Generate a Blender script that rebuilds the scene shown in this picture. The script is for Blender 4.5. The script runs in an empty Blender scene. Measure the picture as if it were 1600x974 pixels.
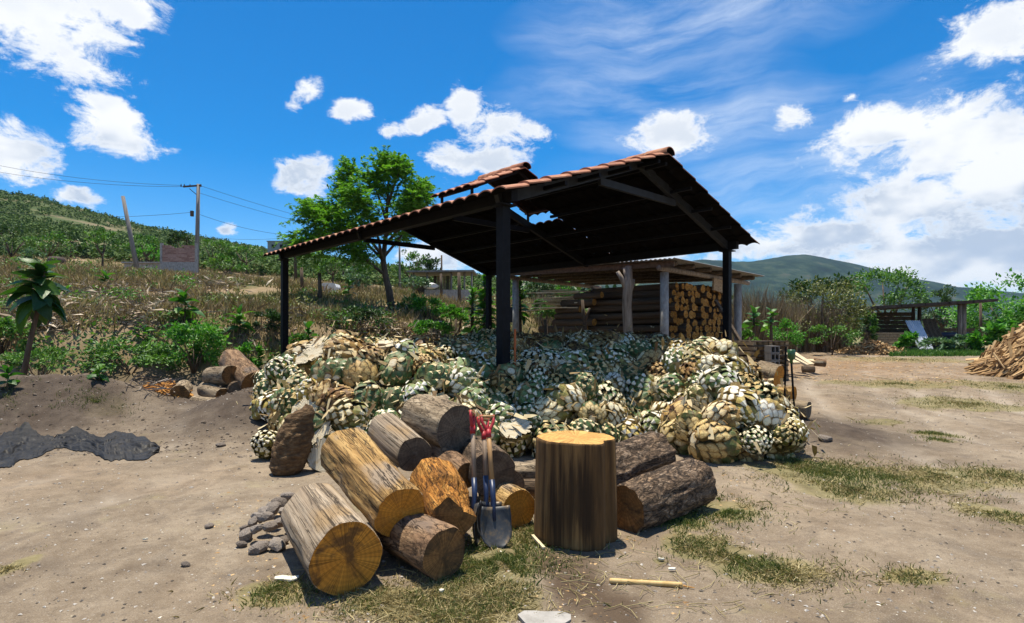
import bpy, bmesh, math, random
import numpy as np
from mathutils import Vector, Matrix, Quaternion

sc = bpy.context.scene
R = math.radians
rng = np.random.default_rng(7)
random.seed(7)

# ------------------------------------------------------------------ camera
F, HY, HC = 873.0, 516.6, 1.6            # focal length and horizon row for a 1600 px wide frame, eye height
cam = bpy.data.cameras.new('camera')
cam.sensor_width = 36.0
cam.lens = F / 1600.0 * 36.0
cam.shift_y = (HY - 487.0) / 1600.0
cam.clip_start = 0.05
cam.clip_end = 20000.0
camo = bpy.data.objects.new('camera', cam)
sc.collection.objects.link(camo)
camo.location = (0, 0, HC)
camo.rotation_euler = (R(90), 0, 0)
sc.camera = camo

# ------------------------------------------------------------------ sky, sun, exposure
SUN_EL, SUN_AZ = R(79.5), R(-25)           # azimuth measured from +Y towards +X
world = bpy.data.worlds.new('World')
sc.world = world
world.use_nodes = True
wn = world.node_tree
wn.nodes.clear()

def nd(t, typ, **kw):
    n = t.nodes.new(typ)
    for k, v in kw.items():
        if k == 'i':
            for kk, vv in v.items():
                if isinstance(vv, bpy.types.NodeSocket):
                    t.links.new(vv, n.inputs[kk])
                else:
                    n.inputs[kk].default_value = vv
        else:
            setattr(n, k, v)
    return n

def mth(t, op, a, b=None, c=None, clamp=False):
    n = t.nodes.new('ShaderNodeMath'); n.operation = op; n.use_clamp = clamp
    for k, v in enumerate((a, b, c)):
        if v is None: continue
        if isinstance(v, bpy.types.NodeSocket): t.links.new(v, n.inputs[k])
        else: n.inputs[k].default_value = v
    return n.outputs[0]

def mixc(t, f, a, b, blend='MIX'):
    n = t.nodes.new('ShaderNodeMix'); n.data_type = 'RGBA'; n.blend_type = blend
    for k, v in ((0, f), (6, a), (7, b)):
        if isinstance(v, bpy.types.NodeSocket): t.links.new(v, n.inputs[k])
        else: n.inputs[k].default_value = v if k == 0 else (v[0], v[1], v[2], 1)
    return n.outputs[2]

def sstep(t, x, lo, hi):
    n = t.nodes.new('ShaderNodeMapRange'); n.interpolation_type = 'SMOOTHSTEP'
    t.links.new(x, n.inputs[0]); n.inputs[1].default_value = lo; n.inputs[2].default_value = hi
    return n.outputs[0]

def ramp(t, fac, stops):
    n = t.nodes.new('ShaderNodeValToRGB')
    el = n.color_ramp.elements
    while len(el) < len(stops): el.new(0.5)
    for e, (p, c) in zip(el, stops):
        e.position = p; e.color = (c[0], c[1], c[2], 1)
    if fac is not None: t.links.new(fac, n.inputs[0])
    return n.outputs[0]

def build_sky():
    t = wn
    tc = nd(t, 'ShaderNodeTexCoord')
    dirv = tc.outputs['Generated']
    sky = nd(t, 'ShaderNodeTexSky', sky_type='NISHITA', sun_disc=False, sun_elevation=SUN_EL, sun_rotation=SUN_AZ)
    sky.altitude = 1700; sky.air_density = 1.0; sky.dust_density = 0.5; sky.ozone_density = 1.6
    hs = nd(t, 'ShaderNodeHueSaturation', i={'Saturation': 1.56, 'Value': 1.80, 'Color': sky.outputs[0]})
    sep = nd(t, 'ShaderNodeSeparateXYZ', i={0: dirv})
    az = mth(t, 'ARCTAN2', sep.outputs[0], sep.outputs[1])
    el = mth(t, 'ARCSINE', mth(t, 'MINIMUM', mth(t, 'MAXIMUM', sep.outputs[2], -1.0), 1.0))
    # cumulus patches: centre azimuth / elevation and half sizes, tilted (degrees)
    # given as (px, py, half width, half height, weight, tilt) of the photographed sky and turned into angles
    cl = [(70, 40, 150, 80, 1.25, -8), (185, 15, 90, 40, 1.0, 0), (140, 110, 70, 35, .8, 0),
          (20, 240, 70, 42, 1.1, -10), (70, 250, 30, 14, .6, 0), (175, 178, 62, 20, .95, -16), (185, 215, 72, 34, 1.1, -14), (120, 303, 42, 14, .9, 0),
          (484, 152, 28, 25, 1.0, 25), (533, 184, 32, 17, .95, 10), (470, 272, 56, 32, 1.1, -6), (604, 208, 18, 12, .7, 0),
          (660, 200, 46, 24, .95, 8), (725, 178, 32, 34, 1.0, 20), (790, 212, 66, 32, 1.0, 0), (735, 255, 74, 30, 1.05, 0), (335, 350, 22, 9, .6, 0),
          (1046, 215, 64, 36, 1.05, 0), (1230, 190, 38, 22, .9, 15), (1318, 156, 18, 9, .6, 0),
          (1560, 40, 130, 62, 1.3, 10), (1380, 215, 130, 52, 1.2, 5), (1510, 225, 190, 75, 1.2, 8), (1600, 280, 190, 110, 1.2, 0),
          (1430, 320, 190, 60, 1.05, 0), (1300, 370, 150, 32, 1.1, 0), (1500, 400, 240, 50, 1.25, 0), (1650, 400, 200, 90, 1.2, 0), (1200, 395, 130, 22, .9, 0),
          (690, 405, 110, 30, .9, 0), (960, 400, 220, 36, .8, 0), (640, 420, 60, 18, .8, 0)]
    wn1 = nd(t, 'ShaderNodeTexNoise', i={'Vector': dirv, 'Scale': 5.0, 'Detail': 3.0, 'Roughness': .5})
    warp = nd(t, 'ShaderNodeVectorMath', operation='MULTIPLY_ADD', i={0: wn1.outputs['Color'], 1: (.10, .10, 0), 2: (-.05, -.05, 0)})
    wv = nd(t, 'ShaderNodeCombineXYZ', i={0: az, 1: el})
    pos = nd(t, 'ShaderNodeVectorMath', operation='ADD', i={0: wv.outputs[0], 1: warp.outputs[0]}).outputs[0]
    acc = None; acs = None
    for (px, py, hw, hh, w, tilt) in cl:
        x, z = (px - 800) / F, (HY - py) / F
        a0 = math.atan(x); n = math.sqrt(1 + x * x); e0 = math.atan(z / n)
        ra = hw / F / (1 + x * x); re = hh / F / n / (1 + (z / n) ** 2)
        mp = nd(t, 'ShaderNodeMapping', vector_type='TEXTURE', i={0: pos, 1: (a0, e0, 0), 2: (0, 0, R(tilt)), 3: (ra * 1.08, re * 1.08, 1)})
        ln = nd(t, 'ShaderNodeVectorMath', operation='LENGTH', i={0: mp.outputs[0]})
        q = mth(t, 'MULTIPLY', mth(t, 'SUBTRACT', 1.0, ln.outputs['Value']), w)
        acc = q if acc is None else mth(t, 'MAXIMUM', acc, q)
    # unseen sky goes on with scattered cumulus, cover set to whiten the fill light
    big = nd(t, 'ShaderNodeTexNoise', i={'Vector': dirv, 'Scale': 3.2, 'Detail': 4.0, 'Roughness': .55}).outputs[0]
    aw = sstep(t, mth(t, 'ABSOLUTE', az), .80, 1.05)
    gen = mth(t, 'MULTIPLY', mth(t, 'SUBTRACT', big, .53), 5.0)
    high = sstep(t, el, .58, .75)
    gsel = mth(t, 'MAXIMUM', aw, high)
    gen = mth(t, 'SUBTRACT', mth(t, 'MULTIPLY', mth(t, 'ADD', gen, 3.0), gsel), 3.0)
    acc = mth(t, 'MAXIMUM', mth(t, 'MAXIMUM', acc, -1.5), gen)
    sq = nd(t, 'ShaderNodeVectorMath', operation='MULTIPLY', i={0: dirv, 1: (1, 1, 1.7)}).outputs[0]
    n1 = nd(t, 'ShaderNodeTexNoise', i={'Vector': sq, 'Scale': 17.0, 'Detail': 13.0, 'Roughness': .70, 'Distortion': .3}).outputs[0]
    n0 = nd(t, 'ShaderNodeTexNoise', i={'Vector': sq, 'Scale': 4.5, 'Detail': 3.0, 'Roughness': .5}).outputs[0]
    den = mth(t, 'ADD', mth(t, 'ADD', acc, mth(t, 'MULTIPLY', mth(t, 'SUBTRACT', n1, .5), 2.9)), mth(t, 'MULTIPLY', mth(t, 'SUBTRACT', n0, .5), 1.1))
    alpha = sstep(t, den, .0, .62)
    # soft grey undersides
    lowv = nd(t, 'ShaderNodeVectorMath', operation='ADD', i={0: sq, 1: (0, .0, .055)}).outputs[0]
    n2 = nd(t, 'ShaderNodeTexNoise', i={'Vector': lowv, 'Scale': 7.0, 'Detail': 4.0, 'Roughness': .5}).outputs[0]
    shade = mth(t, 'MULTIPLY', sstep(t, den, .25, .85), sstep(t, n2, .42, .60))
    shade = mth(t, 'MULTIPLY', shade, mth(t, 'SUBTRACT', 1.0, mth(t, 'MULTIPLY', sstep(t, el, .20, .42), .75)))
    ccol = mixc(t, shade, (11.6, 11.7, 11.8), (6.0, 7.0, 8.6))
    # cirrus streaks
    cs = nd(t, 'ShaderNodeMapping', i={0: pos, 2: (0, 0, R(9)), 3: (1.6, 9.0, 1)})
    cn = nd(t, 'ShaderNodeTexNoise', i={'Vector': cs.outputs[0], 'Scale': 2.4, 'Detail': 8.0, 'Roughness': .62, 'Distortion': .15}).outputs[0]
    cm = None
    for (px, py, hw, hh, w) in [(1080, 35, 270, 60, .8), (1000, 150, 210, 55, .7), (1120, 200, 230, 50, .8), (1480, 150, 200, 60, .7), (1150, 300, 300, 90, .55), (1350, 280, 250, 120, .7)]:
        x, z = (px - 800) / F, (HY - py) / F
        a0 = math.atan(x); n = math.sqrt(1 + x * x); e0 = math.atan(z / n)
        mp = nd(t, 'ShaderNodeMapping', vector_type='TEXTURE', i={0: pos, 1: (a0, e0, 0), 3: (hw / F / (1 + x * x), hh / F / n, 1)})
        ln = nd(t, 'ShaderNodeVectorMath', operation='LENGTH', i={0: mp.outputs[0]})
        q = mth(t, 'MULTIPLY', mth(t, 'SUBTRACT', 1.25, ln.outputs['Value']), w)
        cm = q if cm is None else mth(t, 'MAXIMUM', cm, q)
    ca = mth(t, 'MULTIPLY', mth(t, 'MAXIMUM', cm, 0.0), sstep(t, cn, .25, .85), clamp=True)
    c1 = mixc(t, mth(t, 'MULTIPLY', ca, .85), hs.outputs[0], (11.0, 11.7, 12.6))
    c2 = mixc(t, alpha, c1, ccol)
    bg = nd(t, 'ShaderNodeBackground', i={'Color': c2, 'Strength': SKY})
    out = nd(t, 'ShaderNodeOutputWorld', i={0: bg.outputs[0]})

SKY = 0.060
build_sky()
sun = bpy.data.lights.new('sun', 'SUN')
sun.energy = 5.0
sun.angle = R(0.53)
sun.color = (1.0, .92, .78)
suno = bpy.data.objects.new('sun', sun)
sc.collection.objects.link(suno)
sd = Vector((math.sin(SUN_AZ) * math.cos(SUN_EL), math.cos(SUN_AZ) * math.cos(SUN_EL), math.sin(SUN_EL)))
suno.rotation_euler = sd.to_track_quat('Z', 'Y').to_euler()
suno.location = (0, 0, 30)
sc.view_settings.view_transform = 'Standard'
sc.view_settings.look = 'None'
sc.view_settings.gamma = 1.0
sc.view_settings.exposure = 0.60
sc.view_settings.use_curve_mapping = False

# ------------------------------------------------------------------ helpers
col = sc.collection

def _hash(ix, iy, iz, seed):
    h = (ix.astype(np.int64) * 374761393 + iy.astype(np.int64) * 668265263 + iz.astype(np.int64) * 2147483647 + seed * 974711) & 0xffffffff
    h = ((h ^ (h >> 13)) * 1274126177) & 0xffffffff
    return ((h ^ (h >> 16)) & 0xffff) / 65535.0

def vnoise(P, seed=0):
    P = np.asarray(P, float)
    i = np.floor(P); f = P - i; f = f * f * (3 - 2 * f); i = i.astype(np.int64)
    r = 0
    for dx in (0, 1):
        wx = f[..., 0] if dx else 1 - f[..., 0]
        for dy in (0, 1):
            wy = f[..., 1] if dy else 1 - f[..., 1]
            for dz in (0, 1):
                wz = f[..., 2] if dz else 1 - f[..., 2]
                r = r + wx * wy * wz * _hash(i[..., 0] + dx, i[..., 1] + dy, i[..., 2] + dz, seed)
    return r

def fbm(P, octv=4, seed=0, gain=.5):
    P = np.asarray(P, float); a = 1.0; s = 0.0; tot = 0.0
    for o in range(octv):
        s = s + a * (vnoise(P, seed + o * 17) - .5); tot += a; a *= gain; P = P * 2.03 + 11.3
    return s / tot * 2

def ss(x, a, b):
    t = np.clip((np.asarray(x, float) - a) / (b - a), 0, 1)
    return t * t * (3 - 2 * t)

def mesh(name, V, Fc, mats=(), idx=None, smooth=False):
    me = bpy.data.meshes.new(name)
    V = np.asarray(V, np.float32)
    if isinstance(Fc, np.ndarray):
        n, k = Fc.shape
        me.vertices.add(len(V)); me.vertices.foreach_set('co', V.ravel())
        me.loops.add(n * k); me.loops.foreach_set('vertex_index', Fc.astype(np.int32).ravel())
        me.polygons.add(n)
        me.polygons.foreach_set('loop_start', np.arange(0, n * k, k, dtype=np.int32))
        me.polygons.foreach_set('loop_total', np.full(n, k, np.int32))
        me.update(calc_edges=True)
    else:
        me.from_pydata([tuple(map(float, v)) for v in V], [], [tuple(map(int, f)) for f in Fc]); me.update()
    for m in (mats if isinstance(mats, (list, tuple)) else [mats]):
        me.materials.append(m)
    if idx is not None: me.polygons.foreach_set('material_index', np.asarray(idx, np.int32))
    me.polygons.foreach_set('use_smooth', np.full(len(me.polygons), smooth))
    me.validate()
    return me

def ob(name, me, parent=None, loc=None, mat=None, kind=None, label=None, cat=None, group=None):
    o = bpy.data.objects.new(name, me)
    col.objects.link(o)
    if parent is not None: o.parent = parent
    if mat is not None: o.matrix_basis = mat
    if loc is not None: o.location = loc
    if kind: o['kind'] = kind
    if label: o['label'] = label
    if cat: o['category'] = cat
    if group: o['group'] = group
    return o

def empty(name, label, cat, loc=(0, 0, 0), rz=0.0, group=None):
    o = ob(name, None, None, loc, None, None, label, cat, group)
    o.rotation_euler = (0, 0, rz); o.empty_display_size = .1
    return o

class MB:
    """collects boxes, tubes and sheets for ONE mesh"""
    def __init__(s): s.V = []; s.F = []; s.I = []; s.n = 0
    def add(s, V, Fc, mi=0):
        V = [tuple(v) for v in V]
        s.F += [tuple(i + s.n for i in f) for f in Fc]; s.I += [mi] * len(Fc); s.V += V; s.n += len(V); return s
    def box(s, a, b, mi=0, M=None):
        (x0, y0, z0), (x1, y1, z1) = a, b
        V = [Vector(v) for v in ((x0, y0, z0), (x1, y0, z0), (x1, y1, z0), (x0, y1, z0), (x0, y0, z1), (x1, y0, z1), (x1, y1, z1), (x0, y1, z1))]
        if M is not None: V = [M @ v for v in V]
        return s.add(V, [(0, 3, 2, 1), (4, 5, 6, 7), (0, 1, 5, 4), (1, 2, 6, 5), (2, 3, 7, 6), (3, 0, 4, 7)], mi)
    def bar(s, p, q, w, h, mi=0, up=(0, 0, 1)):
        p, q = Vector(p), Vector(q); d = (q - p); L = d.length; d.normalize()
        x = d.cross(Vector(up))
        if x.length < 1e-4: x = d.cross(Vector((1, 0, 0)))
        x.normalize(); z = x.cross(d)
        M = Matrix.Translation(p) @ Matrix((x, d, z)).transposed().to_4x4()
        return s.box((-w / 2, 0, -h / 2), (w / 2, L, h / 2), mi, M)
    def tube(s, pts, rad, n=8, mi=0, caps=True):
        pts = [Vector(p) for p in pts]
        if not hasattr(rad, '__len__'): rad = [rad] * len(pts)
        V = []; prev = None
        for k, p in enumerate(pts):
            d = (pts[min(k + 1, len(pts) - 1)] - pts[max(k - 1, 0)]).normalized()
            x = d.orthogonal().normalized() if prev is None else (prev - d * prev.dot(d)).normalized()
            prev = x; y = d.cross(x)
            V += [p + (x * math.cos(a) + y * math.sin(a)) * rad[k] for a in [2 * math.pi * j / n for j in range(n)]]
        Fc = [(k * n + j, k * n + (j + 1) % n, (k + 1) * n + (j + 1) % n, (k + 1) * n + j) for k in range(len(pts) - 1) for j in range(n)]
        if caps: Fc += [tuple(range(n - 1, -1, -1)), tuple((len(pts) - 1) * n + j for j in range(n))]
        return s.add(V, Fc, mi)
    def mesh(s, name, mats, smooth=False): return mesh(name, s.V, s.F, mats, s.I, smooth)
    def ob(s, name, mats, parent=None, smooth=False, **kw): return ob(name, s.mesh(name, mats, smooth), parent, **kw)

def align(p, q, roll=0.0):
    """matrix that takes local +Z onto p->q with its origin at p"""
    d = (Vector(q) - Vector(p)).normalized()
    return Matrix.Translation(Vector(p)) @ d.to_track_quat('Z', 'Y').to_matrix().to_4x4() @ Matrix.Rotation(roll, 4, 'Z')

def at(px, py, D):
    return Vector(((px - 800) / F * D, D, HC + (HY - py) / F * D))

# ------------------------------------------------------------------ materials
MAT = {}
def newmat(name):
    m = bpy.data.materials.new(name); m.use_nodes = True
    t = m.node_tree; t.nodes.clear()
    MAT[name] = m
    return m, t

def finish(t, colr, rough=.8, bump=None, bstr=.5, bdist=.02, metal=0.0, spec=.3, trans=None):
    p = nd(t, 'ShaderNodeBsdfPrincipled', i={'Roughness': rough, 'Metallic': metal, 'Specular IOR Level': spec})
    if isinstance(colr, bpy.types.NodeSocket): t.links.new(colr, p.inputs['Base Color'])
    else: p.inputs['Base Color'].default_value = (*colr, 1)
    if bump is not None:
        b = nd(t, 'ShaderNodeBump', i={'Strength': bstr, 'Distance': bdist, 'Height': bump})
        t.links.new(b.outputs[0], p.inputs['Normal'])
    o = nd(t, 'ShaderNodeOutputMaterial')
    if trans:
        tr = nd(t, 'ShaderNodeBsdfTranslucent')
        if isinstance(colr, bpy.types.NodeSocket): t.links.new(mixc(t, 1.0, colr, trans[1], 'MULTIPLY'), tr.inputs[0])
        mx = nd(t, 'ShaderNodeMixShader', i={0: trans[0], 1: p.outputs[0], 2: tr.outputs[0]})
        t.links.new(mx.outputs[0], o.inputs[0])
    else:
        t.links.new(p.outputs[0], o.inputs[0])

def coords(t, kind='Object', scale=(1, 1, 1), loc=None):
    tc = nd(t, 'ShaderNodeTexCoord')
    if kind == 'World':
        src = nd(t, 'ShaderNodeNewGeometry').outputs['Position']
    else: src = tc.outputs[kind]
    mp = nd(t, 'ShaderNodeMapping', i={0: src, 3: scale})
    return mp.outputs[0]

def noi(t, v, scale, detail=5, rough=.55, dist=0.0):
    return nd(t, 'ShaderNodeTexNoise', i={'Vector': v, 'Scale': scale, 'Detail': detail, 'Roughness': rough, 'Distortion': dist}).outputs[0]

def simple(name, stops, scale=8, detail=5, rough=.8, stretch=(1, 1, 1), bstr=.4, bdist=.01, kind='Object', metal=0, spec=.3, rnd=0.0, nrough=.6, trans=None, island=False):
    m, t = newmat(name)
    v = coords(t, kind, stretch)
    oi = nd(t, 'ShaderNodeObjectInfo')
    r = oi.outputs['Random']
    if island: r = nd(t, 'ShaderNodeNewGeometry').outputs['Random Per Island']
    off = nd(t, 'ShaderNodeVectorMath', operation='ADD', i={0: v, 1: nd(t, 'ShaderNodeCombineXYZ', i={0: mth(t, 'MULTIPLY', r, 37.0), 1: mth(t, 'MULTIPLY', r, 11.0)}).outputs[0]}).outputs[0]
    n = noi(t, off, scale, detail, nrough)
    f = n
    if rnd: f = mth(t, 'ADD', n, mth(t, 'MULTIPLY', mth(t, 'SUBTRACT', r, .5), rnd))
    c = ramp(t, f, stops)
    finish(t, c, rough, n if bstr else None, bstr, bdist, metal, spec, trans)
    return m

def bark(name, dark, mid, light, zs=.12, scale=14, patch=None, bstr=.9, bdist=.03, cracks=True, rough=.9, cw=.018, ck=.8, stain=None):
    m, t = newmat(name)
    v = coords(t, 'Object', (1, 1, zs))
    r = nd(t, 'ShaderNodeObjectInfo').outputs['Random']
    v = nd(t, 'ShaderNodeVectorMath', operation='ADD', i={0: v, 1: nd(t, 'ShaderNodeCombineXYZ', i={2: mth(t, 'MULTIPLY', r, 40.0)}).outputs[0]}).outputs[0]
    n = noi(t, v, scale, 8, .65, .4)
    n2 = noi(t, coords(t, 'Object', (1, 1, .5)), 4.0, 3, .5)
    c = ramp(t, n, [(.28, dark), (.48, mid), (.70, light)])
    if patch: c = mixc(t, mth(t, 'MULTIPLY', sstep(t, n2, .50, .66), .85), c, patch)
    if stain:
        sp = nd(t, 'ShaderNodeSeparateXYZ', i={0: coords(t, 'Object')})
        ex = mth(t, 'POWER', mth(t, 'ABSOLUTE', mth(t, 'DIVIDE', mth(t, 'SUBTRACT', sp.outputs[0], stain[0]), stain[1])), 2.0); ez = mth(t, 'POWER', mth(t, 'ABSOLUTE', mth(t, 'DIVIDE', mth(t, 'SUBTRACT', sp.outputs[2], stain[2]), stain[3])), 2.0)
        c = mixc(t, mth(t, 'MULTIPLY', sstep(t, mth(t, 'ADD', mth(t, 'ADD', ex, ez), mth(t, 'MULTIPLY', mth(t, 'SUBTRACT', n, .5), 3.2)), 1.3, .2), .75), c, (.022, .013, .007))
    h = n
    if cracks:
        cr = noi(t, v, scale * .5, 7, .62, 1.2); cr2 = noi(t, v, scale * 1.7, 5, .6, .6)
        e = mth(t, 'MULTIPLY', sstep(t, mth(t, 'ABSOLUTE', mth(t, 'SUBTRACT', cr, .5)), .0, cw), mth(t, 'ADD', .6, mth(t, 'MULTIPLY', sstep(t, mth(t, 'ABSOLUTE', mth(t, 'SUBTRACT', cr2, .5)), .0, cw * 1.5), .4)))
        c = mixc(t, mth(t, 'MULTIPLY', mth(t, 'SUBTRACT', 1.0, e), ck), c, tuple(x * .3 for x in dark))
        h = mth(t, 'ADD', mth(t, 'MULTIPLY', n, .6), mth(t, 'MULTIPLY', e, .5))
    finish(t, c, rough, h, bstr, bdist)
    return m

def woodend(name, core, outer, stain, stain_amt=.5, rs=55):
    m, t = newmat(name)
    v = coords(t, 'Object', (1, 1, 0))
    r = nd(t, 'ShaderNodeObjectInfo').outputs['Random']
    ln = nd(t, 'ShaderNodeVectorMath', operation='LENGTH', i={0: v}).outputs['Value']
    wob = noi(t, v, 5, 3)
    rings = mth(t, 'SINE', mth(t, 'MULTIPLY', mth(t, 'ADD', ln, mth(t, 'MULTIPLY', wob, .06)), rs * 4.0))
    sp = nd(t, 'ShaderNodeSeparateXYZ', i={0: v})
    an = mth(t, 'ARCTAN2', sp.outputs[0], sp.outputs[1])
    off = nd(t, 'ShaderNodeCombineXYZ', i={0: mth(t, 'MULTIPLY', mth(t, 'SINE', an), 3.0), 1: mth(t, 'MULTIPLY', mth(t, 'COSINE', an), 3.0), 2: mth(t, 'MULTIPLY', r, 50.0)})
    radial = noi(t, off.outputs[0], 3.0, 6, .7)
    vs = nd(t, 'ShaderNodeVectorMath', operation='ADD', i={0: v, 1: nd(t, 'ShaderNodeCombineXYZ', i={0: mth(t, 'MULTIPLY', r, 31.0), 1: mth(t, 'MULTIPLY', r, 17.0)}).outputs[0]}).outputs[0]
    st = noi(t, vs, 6.0, 5, .6, .6)
    c = mixc(t, sstep(t, radial, .35, .65), core, outer)
    c = mixc(t, mth(t, 'MULTIPLY', mth(t, 'ADD', rings, 1.0), .14), c, tuple(x * .35 for x in outer))
    c = mixc(t, mth(t, 'MULTIPLY', sstep(t, st, .45, .62), stain_amt), c, stain)
    crk = mth(t, 'SUBTRACT', 1.0, sstep(t, mth(t, 'ABSOLUTE', mth(t, 'SUBTRACT', radial, .5)), .0, .026))
    c = mixc(t, mth(t, 'MULTIPLY', crk, .85), c, tuple(x * .10 for x in outer))
    fine = noi(t, v, 90, 3)
    finish(t, c, .85, mth(t, 'ADD', mth(t, 'MULTIPLY', fine, .4), mth(t, 'MULTIPLY', rings, .15)), .4, .004)
    return m

bark('bark_grey', (.10, .07, .045), (.29, .222, .15), (.44, .355, .255), .022, 15, (.30, .20, .10))
bark('bark_gold', (.09, .05, .02), (.36, .21, .07), (.55, .37, .15), .07, 15, (.28, .22, .16), bstr=1.0)
bark('bark_rough', (.05, .032, .02), (.25, .165, .10), (.47, .345, .235), .40, 22, (.38, .25, .145), bstr=1.0, bdist=.07, cw=.05)
bark('bark_red', (.06, .035, .02), (.22, .13, .07), (.38, .25, .14), .3, 13, (.16, .12, .09))
bark('bark_dark', (.03, .02, .013), (.11, .075, .045), (.24, .16, .10), .2, 14, (.17, .12, .08))
bark('bark_pale', (.12, .085, .05), (.31, .235, .15), (.46, .365, .245), .2, 14, (.22, .16, .10))
bark('stump_side', (.022, .012, .005), (.135, .072, .026), (.33, .185, .065), .04, 20, (.10, .055, .02), bstr=.7, cracks=False, stain=(-.06, .17, .36, .36))
bark('rotten_wood', (.08, .03, .006), (.42, .175, .03), (.62, .34, .09), .12, 20, (.20, .09, .02), bstr=1.0, bdist=.06)
woodend('end_gold', (.70, .30, .038), (.58, .235, .028), (.10, .05, .02), .85)
woodend('end_amber', (.68, .29, .034), (.58, .23, .026), (.34, .15, .03), .5)
woodend('end_grey', (.20, .15, .10), (.16, .12, .08), (.07, .05, .035), .7)
woodend('end_brown', (.32, .16, .05), (.25, .12, .04), (.06, .04, .02), .8)
woodend('end_pale', (.60, .33, .09), (.50, .25, .055), (.30, .15, .04), .4)
woodend('stump_top', (.66, .39, .12), (.58, .32, .09), (.42, .20, .05), .6, 40)

def leafmat(name, c1, c2, c3, tr=.25, rough=.5, kind='World', scale=1.3, spec=.35):
    m, t = newmat(name)
    g = nd(t, 'ShaderNodeNewGeometry').outputs['Random Per Island']
    n = noi(t, coords(t, kind), scale, 3)
    f = mth(t, 'ADD', mth(t, 'MULTIPLY', g, .6), mth(t, 'MULTIPLY', n, .5))
    c = ramp(t, f, [(.25, c1), (.55, c2), (.85, c3)])
    finish(t, c, rough, None, spec=spec, trans=(tr, (1.1, 1.25, .5)))
    return m
leafmat('leaf_bright', (0.0291, 0.1238, 0.0175), (0.0699, 0.2475, 0.0291), (0.1747, 0.3931, 0.051), .3)
leafmat('leaf_mid', (0.0324, 0.0892, 0.0194), (0.0728, 0.1864, 0.0324), (0.162, 0.3078, 0.0568))
leafmat('leaf_dark', (0.0144, 0.0384, 0.012), (0.03, 0.0744, 0.0192), (0.066, 0.132, 0.0312), .18)
leafmat('leaf_tree', (.04, .13, .014), (.10, .26, .026), (.22, .42, .05), .42)
leafmat('leaf_olive', (0.0633, 0.0759, 0.0253), (0.1265, 0.1455, 0.0443), (0.2403, 0.253, 0.0759), .2)
leafmat('leaf_blue', (0.0443, 0.0949, 0.0569), (0.0885, 0.1771, 0.0949), (0.1771, 0.2783, 0.1391), .2)
leafmat('leaf_big', (0.024, 0.09, 0.0144), (0.054, 0.18, 0.0216), (0.12, 0.3, 0.036), .35, .45)
leafmat('dry_grass', (.13, .085, .045), (.28, .195, .105), (.44, .34, .20), .2, .8, scale=.25)
leafmat('green_grass', (.045, .080, .018), (.11, .15, .034), (.26, .24, .075), .2, .7, scale=1.2)
leafmat('hill_grass', (.055, .085, .022), (.15, .145, .05), (.33, .25, .125), .2, .8, scale=.22)
leafmat('reed', (.11, .075, .05), (.21, .15, .10), (.34, .26, .185), .2, .8)
leafmat('straw', (.20, .155, .06), (.34, .27, .12), (.50, .42, .22), .1, .8)
leafmat('leaf_scrap', (.10, .055, .02), (.36, .25, .11), (.66, .56, .34), .1, .8, scale=6)
leafmat('dead_leaf', (.20, .15, .10), (.38, .30, .21), (.58, .50, .38), .05, .9)
leafmat('dead_twig', (.10, .075, .055), (.24, .19, .145), (.44, .37, .30), .0, .9)
leafmat('wood_strip', (.14, .075, .03), (.34, .21, .09), (.56, .39, .20), .0, .85, scale=3)
leafmat('hill_scrub', (.034, .070, .017), (.068, .120, .030), (.13, .185, .052), .1, .8, scale=.02, spec=.15)
leafmat('far_leaf', (.012, .035, .010), (.03, .075, .016), (.075, .14, .03), .15)

simple('black_steel', [(.3, (.004, .004, .0045)), (.7, (.010, .010, .012))], 9, 4, .6, bstr=.1, spec=.15)
simple('grey_steel', [(.3, (.010, .011, .012)), (.7, (.026, .028, .032))], 7, 5, .6, bstr=.15)
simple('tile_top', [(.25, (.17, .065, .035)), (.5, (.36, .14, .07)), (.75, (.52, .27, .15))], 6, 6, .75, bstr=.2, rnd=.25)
simple('tile_under_shade', [(.3, (.004, .0036, .0034)), (.7, (.011, .009, .008))], 5, 5, .95, bstr=.2, spec=.03)  # near-black colour puts the deep shade below the roof into the underside
simple('concrete', [(.3, (.22, .21, .20)), (.7, (.42, .41, .39))], 10, 6, .9, (1, 1, .6), bstr=.3)
simple('trunk_pale', [(.25, (.09, .07, .05)), (.5, (.26, .21, .165)), (.75, (.42, .36, .30))], 16, 6, .9, (1, 1, .12), bstr=.8, bdist=.02)
simple('trunk_dark', [(.25, (.03, .022, .015)), (.7, (.14, .10, .07))], 14, 6, .9, (1, 1, .15), bstr=.8, bdist=.02)
simple('timber', [(.25, (.16, .10, .05)), (.5, (.33, .23, .13)), (.75, (.50, .38, .24))], 18, 6, .85, (1, .12, 1), bstr=.4)
simple('timber_dark', [(.25, (.04, .028, .018)), (.75, (.16, .115, .075))], 14, 6, .9, (1, .3, 1), bstr=.4)
simple('timber_pale', [(.25, (.38, .28, .15)), (.75, (.70, .58, .38))], 12, 6, .85, (1, .15, 1), bstr=.3, rnd=.3)
simple('rust_sheet', [(.25, (.03, .022, .018)), (.6, (.075, .052, .04)), (.8, (.14, .11, .09))], 4, 6, .8, bstr=.2)
simple('zinc', [(.3, (.42, .47, .53)), (.7, (.62, .66, .72))], 5, 5, .45, (1, .3, 1), bstr=.1, metal=.25)
simple('zinc_dull', [(.3, (.13, .125, .12)), (.7, (.27, .26, .25))], 5, 5, .6, bstr=.1, metal=.1)
simple('rock', [(.25, (.10, .08, .065)), (.5, (.24, .20, .165)), (.8, (.40, .35, .30))], 9, 7, .9, bstr=.9, bdist=.02, rnd=.3)
simple('pebble', [(.25, (.09, .075, .06)), (.5, (.22, .19, .16)), (.85, (.46, .42, .37))], 3, 3, .9, bstr=0, rnd=1.1, island=True)
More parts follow.
